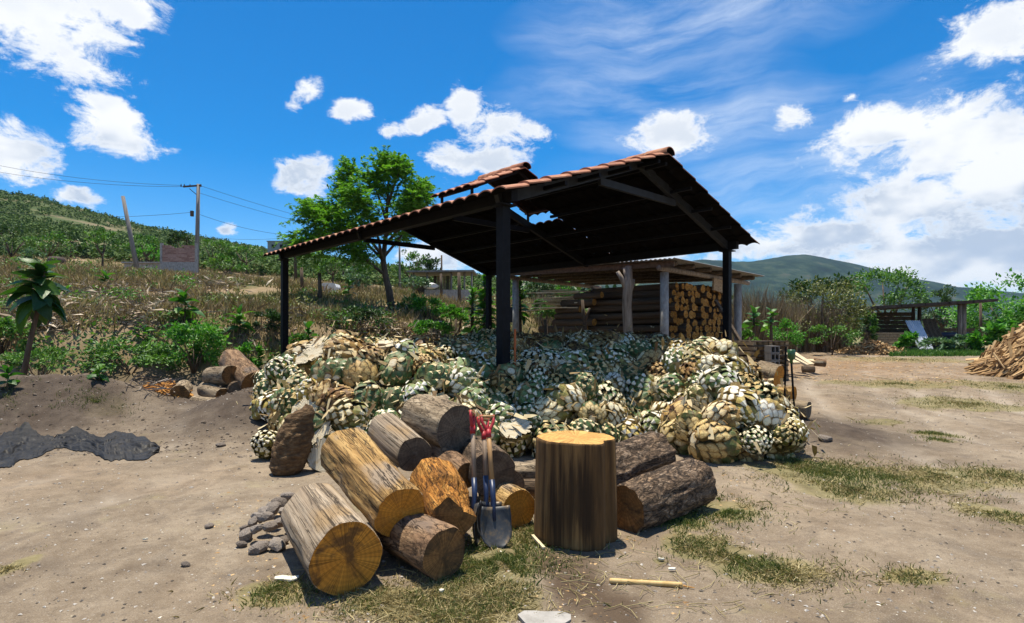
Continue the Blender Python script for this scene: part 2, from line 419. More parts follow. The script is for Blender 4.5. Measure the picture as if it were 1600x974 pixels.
simple('tarp', [(.3, (.010, .010, .010)), (.7, (.032, .030, .028))], 9, 7, .55, bstr=.5, bdist=.02, spec=.22)
simple('sackcloth', [(.25, (.045, .025, .012)), (.5, (.12, .07, .032)), (.8, (.24, .155, .075))], 14, 8, .9, (1, 1, 2.2), bstr=1.0, bdist=.04)
simple('red_paint', [(.3, (.26, .015, .02)), (.7, (.48, .035, .045))], 20, 5, .5, bstr=.1)
simple('blue_paint', [(.3, (.006, .012, .035)), (.7, (.014, .032, .09))], 24, 5, .4, bstr=.1, spec=.5)
simple('blade_steel', [(.3, (.035, .037, .042)), (.5, (.075, .078, .08)), (.6, (.16, .12, .08)), (.8, (.24, .20, .15))], 11, 7, .5, bstr=.3, metal=.35)
simple('ash_handle', [(.3, (.30, .16, .06)), (.7, (.52, .32, .14))], 30, 4, .55, (1, 1, .05), bstr=.15)
simple('grey_handle', [(.3, (.17, .12, .08)), (.7, (.36, .27, .19))], 30, 4, .7, (1, 1, .05), bstr=.2)
simple('cane', [(.3, (.42, .27, .09)), (.7, (.66, .48, .22))], 14, 5, .6, (1, 1, .1), bstr=.2)
simple('brick_red', [(.3, (.28, .16, .13)), (.7, (.46, .30, .25))], 9, 5, .9, bstr=.3, rnd=.5)
simple('orange_pipe', [(.3, (.36, .09, .025)), (.7, (.50, .14, .04))], 8, 4, .5, bstr=0)
simple('white_plastic', [(.3, (.70, .70, .68)), (.7, (.84, .84, .82))], 6, 4, .5, bstr=0)
simple('bottle_green', [(.3, (.02, .07, .02)), (.7, (.05, .14, .04))], 8, 4, .3, bstr=0, spec=.6)
simple('slab', [(.3, (.24, .225, .20)), (.7, (.38, .36, .33))], 12, 6, .9, bstr=.4)
simple('dark_kerb', [(.3, (.010, .009, .008)), (.7, (.04, .034, .03))], 8, 5, .95, bstr=.6)
simple('wire', [(.3, (.02, .02, .02)), (.7, (.05, .05, .05))], 8, 2, .6, bstr=0)
simple('pole_grey', [(.3, (.13, .12, .11)), (.7, (.27, .25, .23))], 10, 5, .9, (1, 1, .1), bstr=.3)
simple('bark_chip', [(.3, (.22, .09, .02)), (.6, (.48, .24, .06)), (.8, (.62, .38, .14))], 9, 6, .9, bstr=.6, rnd=.4)

# agave: green leaf bases, sun dried leaf bases, white cut flesh
def agave_mat(name, stops, fleck, spec=.35, rough=.55, pale=None, pf=.5, rim=None):
    m, t = newmat(name)
    v = coords(t, 'Object')
    r = nd(t, 'ShaderNodeSeparateColor', i={0: nd(t, 'ShaderNodeObjectInfo').outputs['Color']}).outputs[0]
    lowf = noi(t, coords(t, 'World'), 2.6, 1)
    g = nd(t, 'ShaderNodeNewGeometry').outputs['Random Per Island']
    vv = nd(t, 'ShaderNodeVectorMath', operation='ADD', i={0: v, 1: nd(t, 'ShaderNodeCombineXYZ', i={0: mth(t, 'MULTIPLY', r, 23.0), 2: mth(t, 'MULTIPLY', r, 7.0)}).outputs[0]}).outputs[0]
    n = noi(t, vv, 9, 5)
    f = mth(t, 'ADD', mth(t, 'ADD', mth(t, 'MULTIPLY', n, .75), mth(t, 'MULTIPLY', g, .22)), mth(t, 'MULTIPLY', mth(t, 'SUBTRACT', mth(t, 'ADD', r, mth(t, 'MULTIPLY', mth(t, 'SUBTRACT', lowf, .5), .5)), .45), .62))
    c = ramp(t, f, stops)
    k = noi(t, vv, 17, 5, .65)
    if rim:
        le_ = nd(t, 'ShaderNodeAttribute', attribute_name='edge').outputs['Fac']
        c = mixc(t, mth(t, 'MULTIPLY', sstep(t, mth(t, 'ADD', le_, mth(t, 'MULTIPLY', mth(t, 'SUBTRACT', k, .5), .9)), .62, 1.05), .85), c, rim)
    if pale:
        lu = nd(t, 'ShaderNodeAttribute', attribute_name='along').outputs['Fac']; le = nd(t, 'ShaderNodeAttribute', attribute_name='edge').outputs['Fac']
        c = mixc(t, mth(t, 'MULTIPLY', sstep(t, mth(t, 'ADD', lu, mth(t, 'MULTIPLY', mth(t, 'SUBTRACT', n, .5), .8)), .50, .08), pf), c, pale)
        c = mixc(t, mth(t, 'MULTIPLY', mth(t, 'MULTIPLY', le, sstep(t, mth(t, 'ADD', k, mth(t, 'MULTIPLY', le, .1)), .46, .62)), .8), c, fleck)
    c = mixc(t, mth(t, 'MULTIPLY', sstep(t, k, .56, .70), .75), c, fleck)
    finish(t, c, rough, k, .35, .008, spec=spec)
agave_mat('agave_green', [(.15, (.014, .048, .016)), (.45, (.038, .105, .032)), (.70, (.085, .17, .055)), (.92, (.21, .27, .10))], (.16, .095, .03), pale=(.46, .46, .22), pf=.42)
agave_mat('agave_tan', [(.20, (.065, .030, .012)), (.45, (.20, .10, .028)), (.68, (.38, .23, .065)), (.90, (.52, .38, .12))], (.055, .024, .009), pale=(.52, .36, .13), pf=.35)
agave_mat('agave_mix', [(.20, (.055, .080, .022)), (.48, (.14, .155, .036)), (.70, (.36, .28, .06)), (.92, (.56, .43, .13))], (.12, .055, .016), pale=(.58, .50, .22), pf=.5)
agave_mat('agave_cut', [(.12, (.34, .20, .06)), (.34, (.56, .42, .17)), (.52, (.72, .64, .40)), (.76, (.82, .79, .66))], (.42, .26, .08), .3, .6, rim=(.15, .075, .02))
agave_mat('agave_cut_old', [(.15, (.17, .085, .025)), (.40, (.44, .27, .09)), (.62, (.66, .50, .24)), (.85, (.78, .70, .50))], (.15, .07, .02), .3, .65, rim=(.09, .04, .012))
agave_mat('agave_core', [(.2, (.03, .022, .010)), (.8, (.09, .075, .035))], (.03, .018, .008), .2, .9)  # core coloured dark so gaps between leaf bases look deeply shaded

def agave_end(name, hw):
    """end of a trimmed heart: white pith, dark ring, tan leaf butts"""
    m, t = newmat(name)
    v = coords(t, 'Object', (1, 1, 0))
    n = noi(t, v, 14, 4)
    ln = mth(t, 'ADD', nd(t, 'ShaderNodeVectorMath', operation='LENGTH', i={0: v}).outputs['Value'], mth(t, 'MULTIPLY', mth(t, 'SUBTRACT', n, .5), .03))
    c = ramp(t, mth(t, 'DIVIDE', ln, .15), [(.0, (.62, .55, .40)), (.36, (.60, .50, .32)), (.43, (.12, .055, .02)), (.54, (.36, .23, .09)), (.72, (.58, .42, .20)), (.84, (.14, .07, .025)), (.95, (.48, .35, .16))])
    c = mixc(t, mth(t, 'MULTIPLY', sstep(t, noi(t, v, 26, 5), .55, .70), .6), c, (.13, .065, .02))
    finish(t, c, .7, n, .4, .008)
agave_end('agave_end', .1)
def agave_flesh(name):
    """the lengthwise cut: pale fibres fanning out from the stem"""
    m, t = newmat(name)
    v = coords(t, 'Object')
    sp = nd(t, 'ShaderNodeSeparateXYZ', i={0: v})
    an = mth(t, 'ARCTAN2', sp.outputs[1], mth(t, 'ADD', sp.outputs[2], .20))
    q = nd(t, 'ShaderNodeCombineXYZ', i={0: mth(t, 'MULTIPLY', an, 9.0), 1: mth(t, 'MULTIPLY', sp.outputs[2], 1.2)})
    n = noi(t, q.outputs[0], 2.2, 6, .65)
    c = ramp(t, n, [(.28, (.26, .17, .08)), (.46, (.54, .46, .31)), (.7, (.70, .65, .52))])
    b = noi(t, v, 6, 4)
    c = mixc(t, mth(t, 'MULTIPLY', sstep(t, b, .55, .68), .55), c, (.40, .25, .09))
    finish(t, c, .65, n, .7, .015)
agave_flesh('agave_flesh')
# ------------------------------------------------------------------ terrain
def softmin(a, b, k=2.0):
    h = np.clip(.5 + .5 * (b - a) / k, 0, 1)
    return b * (1 - h) + a * h - k * h * (1 - h)

def hill_u(x, y):
    u1 = -.49 * (x + 5) + .87 * (y - 16.5)
    u2 = -.82 * (x + 5) + .57 * (y - 16.5)
    return softmin(u1, u2)

HILLC = np.array([(-900, 235), (0, 297), (60, 306), (130, 322), (200, 345), (300, 366), (420, 388), (480, 398), (560, 408), (650, 425), (740, 437), (860, 455), (1000, 500), (1100, 520), (3000, 520)], float)
MNTC = np.array([(-3000, 440), (300, 440), (700, 446), (830, 441), (900, 438), (960, 433), (1060, 414), (1100, 410), (1140, 409.5), (1170, 411), (1200, 405), (1225, 401.5), (1255, 400), (1300, 405), (1360, 420), (1430, 440), (1500, 452), (1570, 458), (1600, 460), (1800, 470), (3000, 470)], float)

BERM = [(-13.0, 9.0, .9), (-8.7, 9.5, .84), (-7.5, 9.75, .80), (-6.7, 10.2, .5), (-6.0, 10.8, .22), (-5.5, 11.3, .05)]

TRACKS = [[(-9, 2.0), (-4.6, 5.2), (-3.9, 7.6), (-5.3, 11.0)], [(6.2, 1.5), (5.6, 5.5), (6.2, 9.0), (8.2, 14.0), (12.5, 21.0), (16, 24)], [(9.5, 3.0), (8.2, 7.0), (9.0, 11.0), (13.0, 17.0)]]
def track_mask(x, y):
    m = np.zeros(np.shape(x))
    for pl in TRACKS:
        d = np.full(np.shape(x), 1e9)
        for (ax, ay), (bx, by) in zip(pl[:-1], pl[1:]):
            dx, dy = bx - ax, by - ay; t = np.clip(((x - ax) * dx + (y - ay) * dy) / (dx * dx + dy * dy), 0, 1)
            d = np.minimum(d, np.hypot(x - ax - t * dx, y - ay - t * dy))
        m = np.maximum(m, np.exp(-((d - .72) / .17) ** 2))
    return m
def terrain(x, y, fine=True):
    x = np.asarray(x, float); y = np.asarray(y, float)
    z = .03 * np.clip(y - 9, 0, 24)
    u = hill_u(x, y)
    uu = np.clip(u, 0, 60)
    z = z + 1.5 * ss(u, -.2, 2.4) + .15 * np.clip(uu - 1, 0, 10) + .10 * np.clip(uu - 11, 0, 60)
    # spoil berm along the left of the yard
    d2 = np.full(x.shape, 1e9); hb = np.zeros(x.shape); sdv = np.zeros(x.shape)
    for (ax, ay, ah), (bx, by, bh) in zip(BERM[:-1], BERM[1:]):
        dx, dy = bx - ax, by - ay; L2 = dx * dx + dy * dy
        t = np.clip(((x - ax) * dx + (y - ay) * dy) / L2, 0, 1)
        ex, ey = x - ax - t * dx, y - ay - t * dy
        q = ex * ex + ey * ey
        m = q < d2
        d2 = np.where(m, q, d2); hb = np.where(m, ah + (bh - ah) * t, hb); sdv = np.where(m, ey, sdv)
    sg = np.where(sdv < 0, .75, .9)
    z = z + hb * np.exp(-d2 / (2 * sg * sg)) * (1 - ss(u, 0, 2))
    for (mx, my, h, s) in ((-4.35, 9.6, .60, .80), (4.75, 8.6, .20, .55), (1.0, 8.9, -.18, .8)):
        z = z + h * np.exp(-((x - mx) ** 2 + (y - my) ** 2) / (2 * s * s))
    # hills: left hillside crest and the far range
    r = np.hypot(x, y); az = np.arctan2(x, np.maximum(y, -1e9))
    azc = np.clip(az, R(-72), R(72))
    pxv = 800 + F * np.tan(azc)
    cz = np.cos(azc)
    yc = 260 * np.ones_like(r)
    e1 = (HY - np.interp(pxv, HILLC[:, 0], HILLC[:, 1])) / F
    yy = r * cz
    zt = np.maximum(HC + e1 * 260 - 9, 0) * np.clip((yy - 55) / 205, 0, 1) ** 1.15 * (1 - .6 * ss(yy, 262, 700))
    z = z + np.where(np.abs(az) < R(110), 1.0, np.clip((R(170) - np.abs(az)) / R(60), 0, 1)) * zt
    e2 = (HY - np.interp(pxv, MNTC[:, 0], MNTC[:, 1])) / F
    zm = np.maximum(HC + e2 * 1700 - 1, 0) * ss(yy, 800, 1700) ** 1.2 * (1 - .5 * ss(yy, 1720, 3500))
    zm = zm * (1 + .10 * fbm(np.stack([x * .006, y * .0025, 0 * x], -1), 5, 55) * ss(yy, 850, 1500) * (1 - ss(yy, 1500, 1690)))
    z = np.where(yy > 800, np.maximum(z, zm), z)
    tr = track_mask(x, y)
    z = z - .03 * tr
    if fine:
        P = np.stack([x, y, np.zeros_like(x)], -1)
        hm = ss(u, -.3, 1.0)
        z = z + fbm(P * 1.1, 4, 3) * (.030 + .13 * hm) * (r < 150) + fbm(P * 6.0, 3, 9) * (.010 + .035 * hm) * (r < 60)
        z = z + (1 - hm) * (r < 40) * .018 * fbm(np.stack([x * 3.2 + y * 1.9, (y * .5 - x * .35), 0 * x], -1), 4, 91)
        near = np.exp(-d2 / 1.2)
        z = z + near * fbm(P * 2.3, 4, 21) * .10 * (hb > 0)
        z = z + fbm(P * .035, 4, 5) * np.clip((r - 70) / 150, 0, 1) * 3.0 * (np.clip(zt / 20, 0, 1))
        z = z + fbm(P * .0045, 6, 8, .55) * np.clip((r - 800) / 800, 0, 1) * 16
    return z

def tz(x, y): return float(terrain(np.array([x]), np.array([y]))[0])

def gnd(px, py, d0=2.5, d1=600, fine=True):
    D = np.geomspace(d0, d1, 900 if fine else 220)
    x = (px - 800) / F * D; zr = HC + (HY - py) / F * D
    below = zr < terrain(x, D, False)
    k = int(np.argmax(below)) if below.any() else len(D) - 1
    d = D[k]
    return Vector(((px - 800) / F * d, d, tz((px - 800) / F * d, d) if fine else float(zr[k])))

def ellmask(x, y, px, py, rx, ry):
    D = HC * F / max(py - HY, 6)
    cx = (px - 800) / F * D; sx = rx / F * D; sy = max(ry * D * D / (HC * F), .05)
    return ((x - cx) / sx) ** 2 + ((y - D) / sy) ** 2

def build_ground():
    a1 = np.radians(np.arange(-62, 62.01, .33)); a2 = np.radians(np.arange(65, 296, 4.5))
    A = np.concatenate([a1, a2]); nA = len(A)
    Rr = np.concatenate([[.3, .8, 1.3, 1.8], np.geomspace(2.2, 60, 210), np.geomspace(62, 5000, 130)]); nR = len(Rr)
    rr, aa = np.meshgrid(Rr, A, indexing='ij')
    x = rr * np.sin(aa); y = rr * np.cos(aa)
    z = terrain(x, y)
    V = np.stack([x, y, z], -1).reshape(-1, 3)
    i = np.arange(nR - 1)[:, None]; j = np.arange(nA)[None, :]; j2 = (j + 1) % nA
    Fc = np.stack([i * nA + j, (i + 1) * nA + j, (i + 1) * nA + j2, i * nA + j2], -1).reshape(-1, 4)
    Fc = Fc[:, ::-1]
    V = np.vstack([V, [[0, 0, tz(0, .01)]]])
    me = mesh('ground', V, Fc, (MAT['ground'],), smooth=True)
    x, y = V[:, 0], V[:, 1]
    P = np.stack([x, y, 0 * x], -1)
    u = hill_u(x, y) + fbm(P * .8, 3, 31) * .8
    hillm = ss(u, -.2, 1.2)
    soil = np.zeros(len(x))
    for (mx, my, s) in ((-4.4, 9.6, 1.1), (-5.6, 10.6, .8), (-7.6, 9.0, 1.0), (-9.5, 8.9, .9), (4.9, 8.5, .75), (5.2, 9.4, .6)):
        soil = np.maximum(soil, np.exp(-((x - mx) ** 2 + (y - my) ** 2) / (2 * s * s)))
    soil = np.clip(soil * 1.3 + fbm(P * 2.5, 4, 12) * .5 * soil, 0, 1)
    soil = np.maximum(soil, .6 * ss(u, -1.5, .2) * (1 - ss(u, .8, 2.0)))
    wet = np.zeros(len(x))
    for e in ((905, 915, 60, 50), (960, 955, 60, 40), (880, 880, 60, 22)):
        wet = np.maximum(wet, 1.15 - ellmask(x, y, *e))
    wet = np.clip(wet + fbm(P * 5, 4, 44) * .7, 0, 1) * (wet > -.8)
    chip = np.clip(np.exp(-(((x - 11) / 5) ** 2 + ((y - 21) / 5.0) ** 2)) * .75 + fbm(P * 1.2, 4, 51) * .25, 0, 1) * (1 - hillm)
    far = ss(np.hypot(x, y), 300, 900)
    grassy = np.zeros(len(x))
    for e in GRASS: grassy = np.maximum(grassy, 1.25 - ellmask(x, y, *e[:4]))
    grassy = np.clip(grassy + fbm(P * 2.2, 4, 61) * .8, 0, 1) * (grassy > -.5)
    grassy = np.maximum(grassy, ss(y, 27, 36) * (1 - hillm) * (x > 3))
    for nm, dat in (('hill', hillm), ('soil', soil), ('wet', wet), ('chip', chip), ('far', far), ('grassy', grassy), ('track', np.clip(track_mask(x, y) * (.6 + fbm(P * 1.5, 3, 66)), 0, 1) * (1 - hillm))):
        at_ = me.attributes.new(nm, 'FLOAT', 'POINT'); at_.data.foreach_set('value', dat.astype(np.float32))
    return ob('ground', me, kind='structure')

def ground_material():
    m, t = newmat('ground')
    A = lambda n: nd(t, 'ShaderNodeAttribute', attribute_name=n).outputs['Fac']
    v = coords(t, 'World')
    n1 = noi(t, v, .55, 5, .6); n2 = noi(t, v, 5.0, 7, .7); n3 = noi(t, v, 38.0, 5, .7); n4 = noi(t, v, 1.7, 6, .65, .8)
    dirt = ramp(t, mth(t, 'ADD', mth(t, 'MULTIPLY', n1, .55), mth(t, 'MULTIPLY', n2, .45)), [(.30, (.132, .099, .066)), (.46, (.218, .170, .118)), (.66, (.335, .275, .20))])
    dirt = mixc(t, mth(t, 'MULTIPLY', sstep(t, n4, .50, .64), .55), dirt, (.14, .112, .085))
    dirt = mixc(t, mth(t, 'MULTIPLY', sstep(t, n3, .55, .72), .45), dirt, (.13, .105, .085))
    dirt = mixc(t, mth(t, 'MULTIPLY', sstep(t, n3, .42, .28), .35), dirt, (.50, .45, .38))
    n6 = noi(t, v, 130.0, 3, .6); n7 = noi(t, v, 13.0, 6, .7)
    dirt = mixc(t, mth(t, 'MULTIPLY', sstep(t, n7, .50, .66), .38), dirt, (.125, .098, .074))
    dirt = mixc(t, mth(t, 'MULTIPLY', sstep(t, n6, .56, .66), .5), dirt, (.10, .08, .062))
    dirt = mixc(t, mth(t, 'MULTIPLY', sstep(t, n6, .42, .33), .45), dirt, (.44, .39, .32))
    dirt = mixc(t, mth(t, 'MULTIPLY', A('track'), .55), dirt, (.40, .345, .275))
    g = ramp(t, n2, [(.3, (.10, .105, .035)), (.55, (.22, .19, .085)), (.75, (.30, .25, .14))])
    c = mixc(t, mth(t, 'MULTIPLY', sstep(t, mth(t, 'ADD', A('grassy'), mth(t, 'MULTIPLY', mth(t, 'SUBTRACT', n2, .5), .9)), .3, .8), .75), dirt, g)
    c = mixc(t, mth(t, 'MULTIPLY', A('chip'), sstep(t, n2, .34, .6)), c, (.26, .145, .065))
    so = ramp(t, n2, [(.3, (.050, .038, .029)), (.6, (.100, .078, .060)), (.8, (.165, .132, .104))])
    c = mixc(t, A('soil'), c, so)
    c = mixc(t, mth(t, 'MULTIPLY', A('wet'), .85), c, (.075, .050, .032))
    h1 = noi(t, v, .33, 6, .65)
    hg = ramp(t, h1, [(.32, (.050, .065, .022)), (.42, (.12, .11, .045)), (.52, (.23, .17, .095)), (.68, (.31, .23, .155))])
    hg = mixc(t, mth(t, 'MULTIPLY', sstep(t, n3, .5, .7), .5), hg, (.10, .075, .05))
    sepp = nd(t, 'ShaderNodeSeparateXYZ', i={0: nd(t, 'ShaderNodeNewGeometry').outputs['Position']})
    fy = sstep(t, sepp.outputs[1], 60, 110)
    fh = noi(t, coords(t, 'World', (.035, .035, .12)), 1.0, 6, .6)
    farhill = ramp(t, fh, [(.36, (.040, .068, .020)), (.52, (.075, .095, .034)), (.62, (.17, .14, .08))])
    hg = mixc(t, fy, hg, farhill)
    c = mixc(t, A('hill'), c, hg)
    mn = noi(t, coords(t, 'World', (.016, .008, .03)), 1.0, 10, .75)
    mt = ramp(t, mn, [(.38, (.004, .013, .009)), (.49, (.010, .026, .016)), (.57, (.026, .046, .026)), (.68, (.07, .066, .048))])
    c = mixc(t, A('far'), c, mt)
    hgt = mth(t, 'ADD', mth(t, 'MULTIPLY', n2, .5), mth(t, 'ADD', mth(t, 'MULTIPLY', n3, .35), mth(t, 'MULTIPLY', n6, .10)))
    finish(t, c, .95, hgt, .8, .05, spec=.12)

# patches of short grass in the yard: (px, py, rx, ry, blades, green share)
GRASS = [(425, 925, 70, 26, 900, .5), (610, 940, 110, 34, 1500, .25), (770, 880, 100, 40, 3600, .75), (740, 930, 130, 45, 3000, .35), (835, 840, 40, 22, 900, .4), (700, 965, 120, 20, 900, .3),
         (1130, 797, 62, 22, 1500, .6), (1060, 815, 60, 20, 800, .7), (1090, 855, 70, 24, 1300, .3), (1210, 890, 105, 30, 2200, .3), (1150, 870, 60, 25, 800, .4), (1290, 738, 120, 30, 2600, .5), (1390, 745, 120, 30, 1800, .3),
         (1330, 765, 110, 22, 1200, .3), (1240, 722, 60, 14, 900, .7), (1480, 740, 90, 16, 800, .3), (1560, 800, 60, 24, 900, .35), (1570, 745, 60, 18, 500, .3), (1460, 678, 40, 6, 300, .8), (1470, 690, 30, 4, 160, .8),
         (1400, 610, 120, 7, 500, .4), (1500, 636, 110, 12, 900, .35), (1580, 615, 80, 14, 700, .4), (1380, 662, 40, 4, 120, .5), (1420, 905, 55, 14, 260, .3), (25, 885, 22, 22, 400, .3), (1030, 878, 14, 5, 60, .9),
         (1410, 578, 120, 5, 300, .5), (40, 672, 90, 8, 500, .9), (150, 668, 60, 6, 300, .9)]
ground_material()
build_ground()

# ------------------------------------------------------------------ tiled shelter
SX, SY, TH, W, L, ZP, RISE = -.13, 8.3, .744, 7.0, 8.6, 3.46, 1.18
SL = RISE / (W / 2); ZR = ZP + .22 + RISE
d1 = Vector((-math.sin(TH), math.cos(TH))); d2 = Vector((math.cos(TH), math.sin(TH)))
def shed_pt(a, b, z=0):
    v = Vector((SX, SY)) + d1 * a + d2 * b
    return Vector((v.x, v.y, z))

def tile_sheet(a0, nper, b_top, b_bot, sgn, ztop, per=.30, amp=.032, course=.45, slope=SL, th=.02):
    """corrugated tile-profile sheet from the ridge side (b_top) down to b_bot; a along the ridge"""
    na = nper * 10 + 1
    a = a0 + np.linspace(0, nper * per, na)
    Ld = abs(b_bot - b_top); nc = max(1, int(round(Ld / course)))
    rows = []
    for c in range(nc):
        for f, lift in ((0.0, 0.0), (.5, .016), (.999, .034)):
            rows.append(((c + f) / nc, lift))
    prof = amp * (np.abs(np.sin(np.pi * (a - a0) / per)) ** .8 * 2 - 1) * .8
    V = []; n = len(rows)
    for dz in (0.0, -th):
        for t, lift in rows:
            d = t * Ld
            b = b_top + sgn * d
            for k in range(na):
                V.append((b, a[k], ztop - d * slope + lift + prof[k] + dz))
    Fc = []; I = []
    N = n * na
    for i in range(n - 1):
        for k in range(na - 1):
            q = (i * na + k, i * na + k + 1, (i + 1) * na + k + 1, (i + 1) * na + k)
            if sgn > 0: q = q[::-1]
            Fc.append(q); I.append(0)
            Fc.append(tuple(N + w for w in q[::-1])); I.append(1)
    def rim(idx):
        for p, q in zip(idx[:-1], idx[1:]): Fc.append((p, q, q + N, p + N)); I.append(0)
    rim(list(range(na))); rim([(n - 1) * na + k for k in range(na)]); rim([i * na for i in range(n)]); rim([i * na + na - 1 for i in range(n)])
    return mesh('tile_sheet', V, Fc, (MAT['tile_top'], MAT['tile_under_shade']), I, False)

def ridge_caps(root, a0, a1, b, z, parent=None, r=.13):
    n = max(1, int(round((a1 - a0) / .42))); s = (a1 - a0) / n
    m = MB(); K = 9; V = []
    for y, rr in ((0, r), (s + .03, r * 1.12)):
        for th_ in (0, -.018):
            for k in range(K):
                an = math.pi * (k / (K - 1)) * 1.1 - .16
                V.append(((rr + th_) * math.cos(an) * 1.15, y, (rr + th_) * math.sin(an) * .85 - .04))
    Fc = []; I = []
    for k in range(K - 1):
        Fc.append((k, k + 1, 2 * K + k + 1, 2 * K + k)); I.append(0)
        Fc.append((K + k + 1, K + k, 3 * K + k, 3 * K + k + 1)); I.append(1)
        Fc.append((k, K + k, K + k + 1, k + 1)); I.append(0)
        Fc.append((2 * K + k, 2 * K + k + 1, 3 * K + k + 1, 3 * K + k)); I.append(0)
    me = mesh('ridge_cap', V, Fc, (MAT['tile_top'], MAT['tile_under_shade']), I, True)
    for k in range(n): ob('ridge_cap', me, root, (b, a0 + k * s, z))

def build_shelter():
    rt = empty('tiled_shelter', 'open shelter with terracotta tiled gable roof on black steel posts', 'shelter', (SX, SY, 0), TH)
    S = MAT['black_steel']
    for (b, a) in ((0, 0), (0, L), (W, 0), (W, L)):
        p = shed_pt(a, b); zg = tz(p.x, p.y)
        m = MB(); w = .075
        m.box((-w, -w, zg - .3), (w, w, ZP)); m.box((-.14, -.14, ZP - .02), (.14, .14, ZP + .005))
        for zz in (1.35, 2.0, 2.62): m.box((-w - .004, -w - .004, zz), (w + .004, w + .004, zz + .012))
        m.ob('post', [S], rt, loc=(b, a, 0))
    for b in (0, W):
        MB().box((b - .06, -.25, ZP + .02), (b + .06, L + .1, ZP + .20)).ob('eave_beam', [S], rt)
    for k, a in enumerate((0, L * .5, L)):
        g = MAT['grey_steel'] if k == 0 else S
        for sg in (-1, 1):
            b0 = W / 2 + sg * (W / 2 + .12); z0 = ZP + .10 - .12 * SL
            MB().bar((b0, a, z0), (W / 2, a, ZP + .14 + RISE), .09, .17).ob('rafter', [g], rt)
        MB().bar((W * .324, a, ZP + RISE * .648), (W * .676, a, ZP + RISE * .648), .07, .13).ob('collar_tie', [g], rt)
    for sg in (-1, 1):
        for f in (.0, .27, .52, .77):
            b = W / 2 + sg * (.12 + f * 3.3); z = ZR - abs(b - W / 2) * SL - .12
            for (y0, y1) in (((-.5, L + .05),) if f > .5 else ((-.5, 3.3), (4.45, L + .05))):
                MB().box((b - .03, y0, z - .03), (b + .03, y1, z + .03)).ob('purlin', [S], rt)
    per = .30; a = -.63
    for npn, opened in ((4, 0), (4, 0), (5, 0), (4, 1), (5, 0), (5, 0), (4, 0)):
        bt = 1.35 if opened else 0.0
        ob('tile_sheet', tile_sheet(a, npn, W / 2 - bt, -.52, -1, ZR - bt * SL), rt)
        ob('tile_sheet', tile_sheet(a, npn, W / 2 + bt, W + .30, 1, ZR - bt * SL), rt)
        a += npn * per
    ridge_caps(rt, -.66, 3.2, W / 2, ZR + .02)
    ridge_caps(rt, 4.5, 8.7, W / 2, ZR + .02)
    # raised vent roof over the opening
    vr = ob('vent_roof', None, rt); vr.empty_display_size = .1
    zv = 5.42; vs = .45
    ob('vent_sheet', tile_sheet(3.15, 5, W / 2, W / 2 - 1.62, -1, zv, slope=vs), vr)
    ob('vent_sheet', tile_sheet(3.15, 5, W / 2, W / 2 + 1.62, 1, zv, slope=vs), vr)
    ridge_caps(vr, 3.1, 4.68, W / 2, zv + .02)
    for b in (W / 2 - 1.4, W / 2 + 1.4):
        for y in (3.38, 4.5):
            MB().box((b - .025, y - .025, ZR - 1.4 * SL - .05), (b + .025, y + .025, zv - 1.4 * vs - .04)).ob('vent_post', [S], vr)
        MB().box((b - .03, 3.2, zv - 1.4 * vs - .09), (b + .03, 4.6, zv - 1.4 * vs - .04)).ob('vent_rail', [S], vr)
    for y in (3.38, 4.5):
        for sg in (-1, 1):
            MB().bar((W / 2 + sg * 1.4, y, zv - 1.4 * vs - .07), (W / 2, y, zv - .08), .05, .05).ob('vent_rafter', [S], vr)
    # small switch box on the corner post
    MB().box((.078, -.05, 1.72), (.14, .06, 1.95)).ob('switch_box', [S], rt)
    return rt
build_shelter()
p = shed_pt(-.12, .10)
MB().tube([(p.x + .02, p.y - .02, tz(p.x, p.y) - .1), (p.x + .02, p.y, 1.62)], .018, 8).ob('pipe', [MAT['orange_pipe']], label='thin orange pipe standing against the black corner post', cat='pipe')
